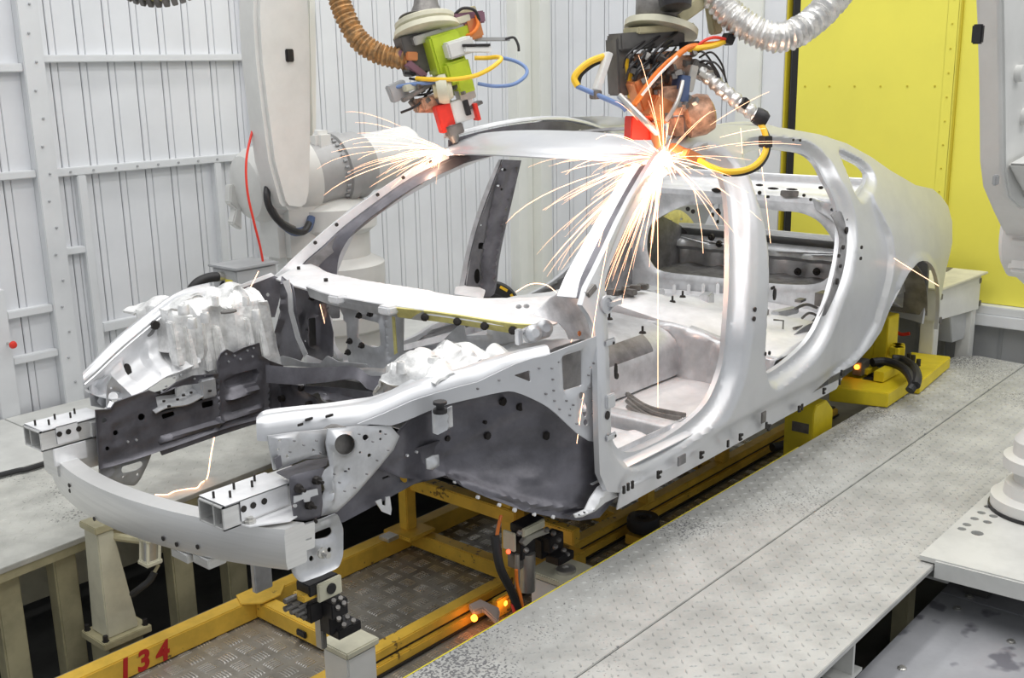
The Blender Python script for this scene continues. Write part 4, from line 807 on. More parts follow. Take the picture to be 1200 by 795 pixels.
dots('pillar_holes', 'stud', car, [(905,376-38,.006,.006),(907,337,.006),(712,438-36,.005),(719,402,.005),(713,512,.005),(721,511,.005),(722,435,.006,.026),(723,433+8,.008,.01),(712,487,.011,.014),(1010,290,.008),(1009,303,.008),(885,363,.009),(884,374,.009),(897,415,.006,.008),(902,414,.006,.008),(908,345,.010,.024),(930,164,.006),(938,164.5,.006)], 'Y', lambda x, z: -half(x, z)-.001, .006, .002)
mb = MB()
for px, py in ((713,401),(714,512)):
    c = along(px+2, py, 0); mb.box(c, (.055, .008, .022))
mb.build('hinge_pads', 'skin', car, bevel=.006)
MB().box(along(715,470,0), (.045, .014, .045)).build('hinge_plate', 'skin', car, bevel=.004)
mb = MB(); c = along(710,357,0); mb.lathe([(.030, 0), (.030, .008), (.022, .010), (.022, .004)], c, (0, -1, .1), 16); mb.box(c+np.array((.035, -.01, 0)), (.06, .012, .014))
mb.build('hinge_boss', 'skin', car)
MB().box(along(692,341,-.0), (.05, .02, .02), Matrix.Rotation(-.5, 3, 'Y')).build('fender_clip', 'tool', car, bevel=.003)
mb = MB(); mb.lathe([(.02, 0), (.028, .01), (.028, .03), (.014, .04)], P(635,386,Y=-.66), (-.4, -.8, .3), 14); mb.lathe([(.02, 0), (.028, .01), (.028, .03), (.014, .04)], P(622,392,Y=-.66), (-.4, -.8, .3), 14); mb.prism([P(*q_, Y=-.64) for q_ in ((606,388),(622,380),(640,376),(640,394),(616,402),(612,396))], (0, -.02, 0)); mb.box(P(608,395,Y=-.66), (.02, .02, .05))
mb.build('hinge_mount', 'sheet', car, bevel=.003, kind='stuff')
panel('fender_shelf', 'sheet', car, [(575,418),(600,402),(640,396),(680,394),(690,398),(660,412),(640,418),(605,428)], 'Z', 1.075, [rnd([(598,414),(640,408),(645,412),(604,419)], 1)], res=.02, feats=[('rim', None, .02, -.012)])
MB().box(P(679,391,Y=-.78), (.012, .012, .018)).build('earth_stud', 'copper', car, bevel=.004)
# --- inner structure under the cowl, right half (dark box with the far door behind)
panel('dash_bracket', 'sheet', car, [(520,398),(545,374),(600,372),(612,380),(605,400),(560,408)], 'X', 2.62, [rnd([(546,376),(572,374),(573,392),(548,393)], 2)], res=.02, feats=[('rim', 0, .012, -.01)])
panel('dash_lower', 'sheet', car, [(470,412),(520,400),(560,405),(605,400),(600,440),(540,450),(480,440)], 'X', 2.66, res=.025, feats=[('fn', lambda y, z: .02*np.sin(y*21)*np.sin(z*31))])

# small pieces belong to the sheet they sit on (thing > part > sub-part)
OWN = {'side_frame': 'flange_clips pillar_holes hinge_pads hinge_plate hinge_boss slot_cover fender_clip', 'windshield_pillar': 'weld_nuts pillar_web', 'cowl_panel': 'cowl_stud cowl_front lip_studs cowl_clips',
       'front_beam': 'spot_welds tray tray_holes tray_bracket beam_flange beam_hole_shade', 'wheelhouse': 'wheelhouse_plugs flange_holes', 'rear_bulkhead': 'bulkhead_holes bulkhead_pocket bulkhead_brace bulkhead_rib', 'parcel_shelf': 'shelf_slots shelf_lip',
       'end_sheet': 'end_studs', 'pillar_c_inner': 'pillar_c_holes', 'dash_frame': 'dash_studs brace_strip', 'toe_board': 'toe_studs toe_port', 'support_sheet': 'port_cup port_strip', 'beam_end': 'clip studs', 'bracket': 'rubber_mount',
       'strut_tower': 'tower_port tower_boss tower_rib', 'roof_rail': 'rail_bolt', 'fender_rail': 'rail_holes foam_pad', 'tunnel': 'tunnel_shield tunnel_bracket', 'rear_seat_pan': 'seat_studs seat_bracket', 'wiring_block': 'wiring', 'dash_panel': 'dash_slot_shade', 'center_pillar': 'pillar_hole_shade pillar_foot'}
KIDS = list(car.children)
for own, names in OWN.items():
    host = [o for o in KIDS if o.name.split('.')[0] == own]
    for o in KIDS:
        if o.name.split('.')[0] in names.split():
            c0 = sum((Vector(c) for c in o.bound_box), Vector())/8
            h_ = min(host, key=lambda h: (sum((Vector(c) for c in h.bound_box), Vector())/8-c0).length); o.parent = h_
# ================================================================ skid frame and fixtures
fr = thing('skid_frame', (2.8, 0, 0), 'yellow ochre skid frame with the red number 134, carrying the car body', 'frame')
def fbox(name, a, b, m='ochre', bevel=.004, parent=fr): return MB().mm(a, b).build(name, m, parent, bevel=bevel, smooth=0)
lr = fbox('rail', (.9, .295, .005), (5.1, .362, .082)); rr = fbox('rail', (.9, -.330, .050), (5.1, -.274, .084))
for x in (2.09, 2.87, 3.55, 4.35): fbox('cross_beam', (x, -.274, .012), (x+.06, .295, .076))
MB().prism([(2.03, .30, .082), (2.06, .37, .082), (2.20, .37, .082), (2.23, .30, .082), (2.165, .245, .082), (2.085, .245, .082)], (0, 0, .006)).build('gusset_plate', 'ochre', fr, bevel=.0015, smooth=0)
MB().mm((2.078, .0, .030), (2.09, .05, .055)).build('side_socket', 'black', fr, bevel=.004, smooth=0)
# stencilled number on the inner side of the left rail
for ch, px, py in (('1', 138, 791), ('3', 160, 780.5), ('4', 182.5, 770)):
    q = P(px, py, Y=.294)
    c = bpy.data.curves.new('digit', 'FONT'); c.body = ch; c.size = .098; c.extrude = .0006; c.offset = .0035; c.shear = .12
    o = bpy.data.objects.new('digit', c); COL.objects.link(o); o.location = (q[0], .2935, q[2]); o.rotation_euler = (math.pi/2, 0, 0)
    bpy.context.view_layer.update(); me = bpy.data.meshes.new_from_object(o.evaluated_get(bpy.context.evaluated_depsgraph_get()))
    bpy.data.objects.remove(o); vs = [Vector((q[0]+v.co.x, .2935-v.co.z, .012+v.co.y)) for v in me.vertices]
    mb = MB(); mb.add(vs, [tuple(f.vertices) for f in me.polygons]); g = mb.build('digit', 'letter', fr, smooth=0, label='red stencilled %s' % ch)
# posts and upper cross beams
zt = P(483,566,X=2.87,)[2]
fbox('post_base', (2.78, .20, .082), (2.93, .36, .098)); fbox('post', (2.83, .265, .098), (2.885, .315, .29)); fbox('post', (2.87, -.27, .076), (2.925, -.215, .36))
fbox('upper_beam', (2.855, -.30, .27), (2.915, .33, .325)); fbox('upper_beam', (2.915, -.53, .23), (2.96, -.25, .29))
fbox('pad_arm', (2.90, -.55, .12), (2.97, -.43, .20))
for x in (3.7, 4.35):
    fbox('post', (x, -.33, .082), (x+.06, -.28, .42)); fbox('upper_beam', (x, -.50, .30), (x+.06, .33, .36))
fbox('support_pad', (2.7, .24, .098), (2.76, .30, .115), 'steel', .003)
q = P(307,680,Y=-.36); MB().mm((q[0]-.03, -.37, q[2]-.03), (q[0]+.03, -.35, q[2]+.09)).build('locator_plate', 'sheet', fr, bevel=.003, smooth=0)
# fixed guide rails on the floor
gr = thing('guide_rail', (3, -.42, 0), 'ochre floor guide rail with a dark groove along the platform side of the skid', 'rail')
MB().mm((.9, -.345, .0035), (5.6, -.280, .042)).build('rail', 'ochre', gr, bevel=.004, smooth=0); MB().mm((.9, -.326, .042), (5.6, -.284, .050)).build('groove_strip', 'black', gr, smooth=0)
MB().mm((.9, -.352, .0035), (5.6, -.345, .012)).build('cover_strip', 'black', gr, smooth=0)
# guide roller
ro = thing('guide_roller', tuple(P(749,613,Z=.07)), 'black rubber guide roller lying flat beside the ochre guide rail', 'roller')
c_ = P(749,613,Z=.09)+np.array((0, -.02, .012))
MB().lathe([(.03, -.09), (.03, -.035), (.062, -.034), (.068, -.025), (.068, .015), (.062, .024), (.035, .024), (.03, .016), (.012, .016), (.012, .024)], c_, (0, 0, 1), 28).build('tyre', 'rubber', ro)
MB().mm(c_+np.array((-.06, -.07, -.092)), c_+np.array((.08, .05, -.05))).build('mount', 'ochre', ro, bevel=.003)
# ---------------------------------------------------------------- pedestals
bg = thing('beige_pedestal', (1.70, .60, 0), 'tapered beige steel pedestal with bolted foot at the left platform edge', 'pedestal')
MB().mm((1.615, .52, .0), (1.80, .68, .028)).build('foot_plate', 'beige', bg, bevel=.003)
MB().mm((1.64, .535, -.32), (1.77, .665, .0)).build('plinth', 'beige', bg)
mb = MB(); mb.sweep([[(1.645, .545, .028), (1.765, .545, .028), (1.765, .655, .028), (1.645, .655, .028)], [(1.655, .555, .42), (1.715, .555, .42), (1.715, .645, .42), (1.655, .645, .42)]]); mb.build('column', 'cream', bg, bevel=.004)
MB().mm((1.645, .545, .42), (1.735, .655, .445)).build('cap', 'beige', bg, bevel=.003)
MB().mm((1.70, .555, .445), (1.735, .60, .465)).build('cap_pad', 'tool', bg, bevel=.003)
for x, y in ((1.632, .537), (1.785, .537), (1.632, .663), (1.785, .663)): MB().lathe([(.012, 0), (.012, .004), (.009, .004), (.009, .022)], (x, y, .028), (0, 0, 1), 6).build('bolt', 'black', bg, smooth=0)
def pedestal(name, c, top, w_, label, slope=0):
    t = thing(name, (c[0], c[1], 0), label, 'pedestal')
    MB().mm((c[0]-w_/2, c[1]-w_/2, .0035), (c[0]+w_/2, c[1]+w_/2, top-.022)).build('column', 'robot', t, bevel=.006, smooth=0)
    MB().mm((c[0]-w_/2-.008, c[1]-w_/2-.008, top-.022), (c[0]+w_/2+.008, c[1]+w_/2+.008, top)).build('top_plate', 'cream', t, bevel=.004, smooth=0)
    return t
p1c = (P(409,749,Z=.27)[0], P(409,749,Z=.27)[1]); p2c = (P(657,666,Z=.26)[0], P(657,666,Z=.26)[1])
ped1 = pedestal('white_pedestal', p1c, .27, .115, 'white square pedestal with oily top at the bottom edge, under the front clamp')
ped2 = pedestal('white_pedestal', p2c, .26, .15, 'white square pedestal with a round steel boss on top, beside the platform edge')
MB().lathe([(.036, 0), (.036, .012), (.030, .016), (.012, .016), (.010, .010)], (p2c[0]-.01, p2c[1]-.03, .26), (0, 0, 1), 20).build('boss', 'steel', ped2)
# front clamp
fc = thing('clamp_unit', (1.92, -.49, .27), 'black clamp unit with studded blocks holding the front of the car body', 'clamp')
def pb_(px0, py0, px1, py1, Y, dy, name, m, parent, bevel=.003):
    a = P(px0, py1, Y=Y); b = P(px1, py0, Y=Y); return MB().mm((a[0], Y, min(a[2], b[2])), (b[0], Y+dy, max(a[2], b[2]))).build(name, m, parent, bevel=bevel, smooth=0)
Yc = -.52
def cbx(name, px, py, d, m, parent, Y=Yc, bevel=.003): return MB().box(P(px, py, Y=Y), d, None).build(name, m, parent, bevel=bevel, smooth=0)
cbx('pad', 372, 683, (.105, .06, .035), 'black', fc); cbx('pad_base', 364, 694, (.09, .05, .02), 'ochre', fc)
cbx('side_plate', 386, 690, (.085, .012, .055), 'cream', fc, Y=-.555); 
MB().lathe([(.016, 0), (.016, .004)], P(388,690,Y=-.562), (0, -1, 0), 14).build('slot', 'black', fc)
cbx('valve_block', 360, 712, (.045, .085, .060), 'black', fc, Y=-.49); cbx('valve_block', 392, 711, (.06, .05, .05), 'black', fc, Y=-.55); cbx('foot_block', 402, 735, (.085, .065, .03), 'black', fc, Y=-.54); cbx('link_block', 388, 728, (.05, .05, .06), 'black', fc, Y=-.53)
mb = MB()
for i in range(4):
    for j in range(2):
        q = P(341+i*7.2, 702+j*9+i*3.4, Y=-.51); mb.tube([q+np.array((.025, 0, 0)), q+np.array((-.022, 0, 0))], .0085, 8)
mb.build('studs', 'tool', fc, smooth=30, kind='stuff')
mb = MB()
for px, py in ((391,706), (399,703), (396,714), (403,709), (397,727), (407,725), (403,734), (414,729)): mb.lathe([(.007, 0), (.007, .012), (.004, .012)], P(px, py, Y=-.575), (-.3, -.5, .8), 8)
mb.build('screws', 'tool', fc, smooth=30, kind='stuff')
cbx('leg', 376, 741, (.02, .03, .10), 'steel', fc, Y=-.5)
# second clamp
c2 = thing('clamp_unit', (2.62, -.62, .25), 'black and steel clamp unit with cables under the dark front wheelhouse', 'clamp')
Y2 = -.63
def c2x(name, px, py, d, m, Y=Y2, R=None, bevel=.003): return MB().box(P(px, py, Y=Y), d, R).build(name, m, c2, bevel=bevel, smooth=0)
c2x('pad', 618, 614, (.11, .06, .028), 'black'); c2x('pad_plate', 625, 619, (.11, .012, .03), 'cream', Y=-.665)
c2x('mount_plate', 597, 634, (.012, .05, .065), 'cream'); c2x('valve_block', 611, 637, (.075, .06, .085), 'black'); c2x('lower_block', 608, 655, (.06, .05, .05), 'tool')
MB().tube([P(618,648,Y=Y2-.02), P(618,692,Y=Y2-.02)], .027, 16).build('cylinder', 'steel', c2)
MB().tube([P(606,650,Y=Y2-.03), P(606,690,Y=Y2-.03)], .008, 8).build('tie_rod', 'steel', c2)
c2x('arm', 634, 640, (.05, .05, .07), 'black'); c2x('clamp_jaw', 646, 634, (.075, .05, .055), 'black', Y=-.66); c2x('clamp_foot', 656, 652, (.085, .06, .03), 'black', Y=-.68)
MB().prism([P(*p, Y=-.675) for p in ((612,637), (617,630), (640,620), (645,625), (626,632), (616,641))], (0, .018, 0)).build('lever', 'steel', c2, bevel=.002)
mb = MB()
for px, py in ((640,622), (648,626), (654,634), (660,646), (664,651), (650,642), (616,646), (608,626)): mb.lathe([(.009, 0), (.009, .01), (.005, .012)], P(px, py, Y=-.70), (-.2, -.6, .7), 8)
mb.build('screws', 'tool', c2, smooth=30, kind='stuff')
MB().lathe([(.007, 0), (.007, .006)], P(595.5,646.5,Y=-.67), (-.6, -.8, 0), 10).build('signal_lamp', 'lampred', c2)
MB().tube(spl([P(587,605,Y=-.6), P(584,618,Y=-.62), P(582,630,Y=-.63)], 5), .006).build('wires', 'orangewire', c2)
MB().tube(spl([P(580,628,Y=-.63), P(582,645,Y=-.64), P(587,668,Y=-.65), P(598,690,Y=-.66), P(607,712,Y=-.67)], 6), .015, 10).build('cable_sleeve', 'rubber', c2)
MB().tube(spl([P(605,668,Y=-.67), P(606,685,Y=-.67), P(610,700,Y=-.68), P(613,716,Y=-.68)], 6), .006).build('wire', 'orangewire', c2)
MB().tube(spl([P(600,708,Y=-.66), P(604,722,Y=-.67), P(598,700,Y=-.66)][:2], 4), .006).build('wire', 'redwire', c2)
# sensors with amber lamps beside the guide rail
for k, (px, py, lab) in enumerate(((555, 722, 'grey angle sensor with a glowing amber lamp, nearer the bottom of the guide rail'), (590, 704, 'amber lit sensor on an orange bracket at the foot of the rear clamp unit'))):
    q = P(px, py, Z=.05); sn = thing('rail_sensor', (q[0], q[1], 0), lab, 'sensor')
    mb = MB()
    if k == 0: mb.prism([q+np.array((-.005, .02, .02)), q+np.array((.05, .012, .022)), q+np.array((.075, -.06, .0)), q+np.array((.045, -.075, -.04)), q+np.array((.035, -.015, .0)), q+np.array((-.005, -.005, .0))], (0, 0, .022)); mb.build('housing', 'robotdark', sn, bevel=.004)
    else: mb.mm(q+np.array((-.06, -.02, -.045)), q+np.array((.02, .005, .03))); mb.build('housing', 'ochre', sn, bevel=.004)
    MB().lathe([(.004, -.012), (.012, -.006), (.012, .004), (.004, .01)], q+np.array((-.012, -.014, 0)), (-.6, -.7, .2), 12).build('amber_lamp', 'lampglow', sn)
    l = bpy.data.lights.new('amber_lamp', 'POINT'); l.energy = .08; l.color = (1, .35, .05); l.shadow_soft_size = .01
    lo = bpy.data.objects.new('amber_lamp_light', l); link(lo); lo.location = q+np.array((-.04, -.05, .015))
# air cylinder under the bumper and its hose
ac = thing('air_cylinder', tuple(P(176,650,Y=.42)), 'grey pneumatic cylinder with a black hose below the bumper beam', 'cylinder')
a_ = P(176,630,Y=.42); b_ = P(176,658,Y=.42)
MB().tube([a_, b_], .026, 18).build('barrel', 'steel', ac); 
for dx, dy in ((.022, .022), (-.022, .022), (.022, -.022), (-.022, -.022)): MB().tube([a_+np.array((dx, dy, 0)), b_+np.array((dx, dy, 0))], .006).build('tie_rod', 'cream', ac)
MB().box(b_, (.062, .062, .018)).build('end_cap', 'cream', ac, bevel=.004); MB().box(a_, (.062, .062, .018)).build('end_cap', 'cream', ac, bevel=.004)
MB().tube([a_+np.array((0, .02, -.02)), (1.72, .57, a_[2]-.02)], .014, 8).build('bracket_arm', 'beige', ac)
MB().tube([P(186,662,Y=.42), P(181,671,Y=.42)], .006).build('fitting', 'beige', ac)
MB().tube(spl([P(181,671,Y=.42), P(175,681,Y=.43), P(164,690,Y=.45), P(155,697,Y=.48)], 5), .012, 10).build('hose', 'rubber', ac)
# ---------------------------------------------------------------- lemon yellow rear station
ls = thing('yellow_station', tuple(P(1020,440,Z=.35)), 'bright yellow lifting station with hoses behind the rear of the car body', 'fixture')
ZB = .425
q = [P(*p, Z=ZB) for p in ((972,454), (1041,461.5), (1068,444), (1002,431))]
MB().prism([(p[0], p[1], ZB-.07) for p in q], (0, 0, .07)).build('base_block', 'lemon', ls, bevel=.004)
q = [P(*p, Z=ZB-.01) for p in ((1036,441), (1068,412.5), (1114,418), (1078,448))]
MB().prism([(p[0], p[1], ZB-.072) for p in q], (0, 0, .062)).build('base_block', 'lemon', ls, bevel=.004)
q = P(1033,424,Z=ZB)
MB().mm((q[0]-.07, q[1]-.05, ZB), (q[0]+.07, q[1]+.02, P(1040,369,X=q[0])[2])).build('column', 'lemon', ls, bevel=.004)
MB().prism([(q[0]-.07, q[1]+.02, ZB), (q[0]-.07, q[1]+.20, ZB), (q[0]-.07, q[1]+.20, ZB+.18), (q[0]-.07, q[1]+.02, ZB+.10)], (.14, 0, 0)).build('gusset', 'lemon', ls, bevel=.003)
MB().mm((q[0]-.074, q[1]-.035, ZB+.30), (q[0]-.069, q[1]-.005, ZB+.34)).build('name_plate', 'grey', ls)
s_ = P(1009,430,Z=ZB+.05); MB().box(s_, (.09, .05, .07)).build('sensor_block', 'tool', ls, bevel=.003); MB().box(s_+np.array((.06, 0, -.02)), (.14, .08, .03)).build('block_mount', 'lemon', ls, bevel=.003)
MB().lathe([(.012, 0), (.012, .01), (.004, .014)], P(1004,427,Z=ZB+.06)+np.array((-.05, -.02, 0)), (-.6, -.7, .2), 10).build('amber_lamp', 'lampglow', ls)
MB().box(P(1040,436,Z=ZB+.03), (.22, .05, .05)).build('block_mount', 'lemon', ls, bevel=.003)
for k, (dy, pts) in enumerate(((0, [(1022,425),(1036,424),(1052,428),(1064,437),(1070,450),(1066,458)]), (.02, [(1046,421),(1058,422),(1070,430),(1075,441),(1073,452)]))):
    MB().tube(spl([P(a, b, Z=ZB+.07-.012*max(0, i-3)*2) for i, (a, b) in enumerate(pts)], 5), .022, 10).build('hose', 'rubber', ls)
MB().tube(spl([P(1018,428,Z=ZB+.04), P(1028,428,Z=ZB+.04), P(1040,429,Z=ZB+.05)], 4), .012, 8).build('hose', 'bluehose', ls)
mb = MB()
for px, py in ((1024,442), (1028,444), (1033,443), (1029,440)): mb.lathe([(.014, 0), (.014, .02), (.008, .022)], P(px, py, Z=ZB), (0, 0, 1), 8)
for px, py in ((1065,422), (1070,424), (1076,429), (1052,432), (1050,438)): mb.lathe([(.012, 0), (.012, .035)], P(px, py, Z=ZB), (0, 0, 1), 8)
mb.build('bolts', 'black', ls, kind='stuff')
MB().box(P(1028,443,Z=ZB), (.13, .10, .006)).build('bolt_plate', 'black', ls, bevel=.001)
mb = MB(); 
for k in range(6): mb.box(P(1050+2*(k % 3), 409+3*(k//3), Z=ZB+.08), (.05, .05, .05), Matrix.Rotation(k, 3, 'Z'))
mb.build('valve', 'lemon', ls, bevel=.003)
yb = thing('yellow_block', (4.45, -.74, 0), 'small yellow block with a dark plate between the car sill and the platform edge', 'block')
q = P(966,512,Y=-.80)
x0_, z1_ = P(953,500,Y=-.79)[0], P(960,474,Y=-.79)[2]
mb = MB(); mb.prism([(x0_, -.79, .0), (x0_+.20, -.79, .0), (x0_+.20, -.79, z1_-.06), (x0_+.13, -.79, z1_), (x0_+.02, -.79, z1_), (x0_, -.79, z1_-.03)], (0, .14, 0)); mb.build('housing', 'lemon', yb, bevel=.004)
MB().mm((x0_-.004, -.77, z1_-.13), (x0_, -.69, z1_-.085)).build('dark_plate', 'tool', yb)
MB().tube([(x0_+.05, -.70, z1_), (x0_+.10, -.62, z1_+.12)], .018, 8).build('rod', 'lemon', yb)
lc = thing('lift_cylinder', (4.2, -.60, 0), 'steel lift cylinder standing under the car sill left of the yellow block', 'cylinder')
q = P(940,490,Y=-.62); MB().tube([(q[0], -.62, .0), (q[0], -.62, q[2]+.06)], .045, 16).build('barrel', 'tool', lc); MB().tube([(q[0]-.0, -.667, q[2]-.08), (q[0], -.667, q[2]+.02)], .012, 8).build('copper_strip', 'copper', lc); MB().box((q[0], -.62, q[2]+.08), (.12, .1, .05)).build('head', 'beige', lc, bevel=.003)
MB().tube(spl([P(905,525,Z=.12), P(922,520,Z=.12), P(935,512,Z=.12), P(938,505,Z=.15), P(950,503,Z=.13)], 5), .022, 10).build('floor_hose', 'rubber', None, label='black hose curling on the floor below the lift cylinder', cat='hose')
# ---------------------------------------------------------------- white table at the rear wall
tb = thing('rear_table', (5.9, -.5, 0), 'white steel table with a sloping cream top by the yellow door', 'table')
MB().prism([(5.66, -.84, .765), (5.66, -.1, .765), (6.12, -.1, .80), (6.12, -.93, .80)], (0, 0, .012)).build('table_top', 'cream', tb, bevel=.003)
MB().prism([(5.68, -.82, .60), (6.10, -.90, .60), (6.10, -.90, .79), (5.68, -.82, .765)], (0, .012, 0)).build('apron', 'robot', tb, bevel=.002)
MB().mm((5.67, -.82, .60), (5.685, -.1, .765)).build('apron', 'robot', tb, bevel=.002)
for x, y in ((5.69, -.81), (6.04, -.885), (5.69, -.15), (6.04, -.15)): MB().mm((x, y, .0035), (x+.075, y+.075, .60)).build('leg', 'robot', tb, bevel=.004, smooth=0)
MB().prism([(5.83, -.84, .60), (6.08, -.86, .60), (6.02, -.86, .44), (5.90, -.84, .44)], (0, .18, 0)).build('chute', 'greybox', tb, bevel=.004)
MB().mm((6.02, -.74, .805), (6.12, -.62, .812)).build('handle_plate', 'tool', tb)
mb = MB()
for x, z in ((5.62, .745), (6.1, .76), (5.63, .62), (6.12, .63)): mb.box((x, -.855-.08*(x-5.6), z), (.03, .012, .03))
mb.build('catch', 'tool', tb, bevel=.002)
MB().tube(spl([P(1049,388,X=5.7), P(1056,392,X=5.7), P(1066,391,X=5.7)], 4), .01).build('red_hose', 'redwire', None, label='short red hose hanging under the white rear table', cat='hose')
# cable drum by the wall, grey switch box with conduit
q = P(576,340,Y=1.5); dr = thing('cable_drum', (q[0], q[1], DECK), 'black drum with yellow dashes round its rim behind the far centre pillar', 'drum')
ax_ = np.array((-.75, -.62, .1)); ax_ /= np.linalg.norm(ax_); q = np.array((q[0], q[1], DECK+.176))
MB().lathe([(.02, .06), (.10, .06), (.105, .05), (.165, .05), (.17, .03), (.17, -.05), (.16, -.06), (.02, -.06)], q, ax_, 36).build('tyre', 'rubber', dr)
e_ = np.cross(ax_, (0, 0, 1)); e_ /= np.linalg.norm(e_); g_ = np.cross(e_, ax_)
for k in range(12):
    t = 2*math.pi*k/12; d_ = e_*math.cos(t)+g_*math.sin(t); n_ = np.cross(ax_, d_)
    MB().box(q+d_*.150+ax_*.053, (.016, .05, .006), np.array((d_, n_, ax_)).T).build('yellow_dash', 'yellowhose', dr)
q = P(285,330,Y=1.30); sb = thing('switch_box', (q[0], q[1], DECK), 'grey switch box with a yellow label and black conduit below the left robot', 'box')
z1 = P(285,312,Y=1.30)[2]
MB().mm((q[0]-.09, 1.22, z1-.20), (q[0]+.13, 1.40, z1)).build('housing', 'greybox', sb, bevel=.005); MB().mm((q[0]-.10, 1.21, z1), (q[0]+.14, 1.42, z1+.012)).build('lid', 'grey', sb, bevel=.003)
MB().mm((q[0]-.094, 1.25, z1-.09), (q[0]-.09, 1.30, z1-.045)).build('yellow_label', 'tagyellow', sb); MB().mm((q[0]-.094, 1.25, z1-.14), (q[0]-.09, 1.30, z1-.09)).build('white_label', 'paper', sb)
MB().mm((q[0]-.02, 1.28, DECK), (q[0]+.05, 1.34, z1-.2)).build('stand', 'grey', sb)
MB().tube([P(264,324,Y=1.32), P(255,324.5,Y=1.32)], .022, 12).build('fitting', 'steel', sb)
MB().tube(spl([P(255,324.5,Y=1.32), P(243,326,Y=1.33), P(231,332,Y=1.34), P(223,343,Y=1.35), P(222,355,Y=1.36), P(223,370,Y=1.38)], 6), .022, 12).build('conduit', 'rubber', sb)
MB().tube(spl([P(264,330,Y=1.32), P(260,336,Y=1.33), P(262,348,Y=1.34)], 5), .012, 10).build('conduit', 'rubber', sb)
# ================================================================ robots
def arm(name, poly, Y, dy, m, parent, bevel=.02):
    return MB().prism([P(*p, Y=Y) for p in poly], (0, dy, 0)).build(name, m, parent, bevel=bevel, smooth=40)
q = P(360,330,Y=1.5)
r1 = thing('welding_robot', (q[0], 1.5, DECK), 'big white robot with a hanging arm in front of the left wall', 'robot')
arm('forearm', [(301,-30),(300,20),(303,70),(310,130),(318,190),(331,238),(337,246),(352,248),(361,243),(365,225),(367,150),(366,60),(363,-30)], 1.17, .14, 'robot', r1, .02)
arm('forearm_side', [(362,-30),(362,30),(364,100),(366,160),(371,150),(371,60),(369,-30)], 1.20, .10, 'column', r1, .004)
MB().box(P(339,65,Y=1.168), (.04, .02, .055)).build('sensor', 'black', r1, bevel=.004)
c_ = P(318,218,Y=1.45); ax_ = np.array((.86, -.12, .10)); ax_ /= np.linalg.norm(ax_)
MB().lathe([(.02, -.10), (.09, -.095), (.15, -.07), (.18, -.02), (.185, .05), (.19, .1), (.19, .25)], c_+np.array((.0, .10, .0)), ax_, 40).build('motor_housing', 'robot', r1)
c2_ = P(366,205,Y=1.5)
MB().lathe([(.15, -.12), (.17, -.10), (.17, .12), (.185, .125), (.185, .17), (.17, .18), (.17, .26), (.15, .30), (.10, .32)], c2_, ax_, 40).build('joint_ring', 'robotdark', r1)
mb = MB(); e_ = np.cross(ax_, (0, 0, 1)); e_ /= np.linalg.norm(e_); g_ = np.cross(e_, ax_)
for k in range(36):
    t = 2*math.pi*k/36; mb.lathe([(.0065, 0), (.0065, .02)], c2_+ax_*.09+(e_*math.cos(t)+g_*math.sin(t))*.176, ax_, 8)
mb.build('ring_bolts', 'grey', r1, kind='stuff')
MB().lathe([(.14, 0), (.145, .02), (.145, .30), (.13, .32)], c2_+ax_*.29, ax_, 32).build('upper_joint', 'robot', r1)
MB().box(P(374,165,Y=1.45), (.10, .10, .10)).build('gear_cover', 'paper', r1, bevel=.02)
MB().box(P(425,195,Y=1.55), (.5, .16, .10), Matrix.Rotation(-.1, 3, 'Y')).build('upper_arm', 'robot', r1, bevel=.02)
MB().box(P(425,165,Y=1.75), (.5, .10, .05), None).build('pipe_tray', 'robot', r1, bevel=.006)
MB().box(P(350,265,Y=1.5), (.36, .22, .34)).build('link_arm', 'robot', r1, bevel=.04)
cz = P(390,330,Y=1.5); cz = np.array((cz[0], 1.5, DECK+.003))
MB().lathe([(.34, 0), (.34, .06), (.27, .10), (.26, .30), (.29, .32), (.29, .40), (.24, .43), (.22, .50), (.27, .53), (.27, .64), (.20, .68), (.20, .80), (.24, .83), (.24, .93), (.12, .98)], cz, (0, 0, 1), 40).build('base', 'robot', r1)
MB().tube(spl([P(319,208,Y=1.33), P(313,222,Y=1.26), P(314,238,Y=1.24), P(322,254,Y=1.25), P(338,268,Y=1.27), P(355,272,Y=1.30), P(362,262,Y=1.34)], 6), .016, 10).build('cable_bundle', 'black', r1)
MB().tube(spl([P(323,207,Y=1.33), P(317,222,Y=1.30), P(318,240,Y=1.30), P(328,258,Y=1.31), P(345,268,Y=1.33)], 6), .012, 8).build('cable_bundle', 'tool', r1)
MB().tube(spl([P(330,262,Y=1.34), P(345,272,Y=1.35), P(360,268,Y=1.36), P(365,255,Y=1.38)], 6), .020, 8).build('cable_bundle', 'blue', r1)
arm('back_plate', [(270,217),(283,216),(284,270),(273,262),(277,245),(270,238)], 1.62, .05, 'robot', r1, .006)
MB().tube(spl([P(301.5,135,Y=1.30), P(294,160,Y=1.28), P(288.5,190,Y=1.26), P(290,225,Y=1.25), P(298,262,Y=1.25), P(305,290,Y=1.26), P(310,318,Y=1.28)], 7), .0055, 8).build('red_wire', 'redwire', None, label='thin red wire hanging beside the left robot arm', cat='wire')
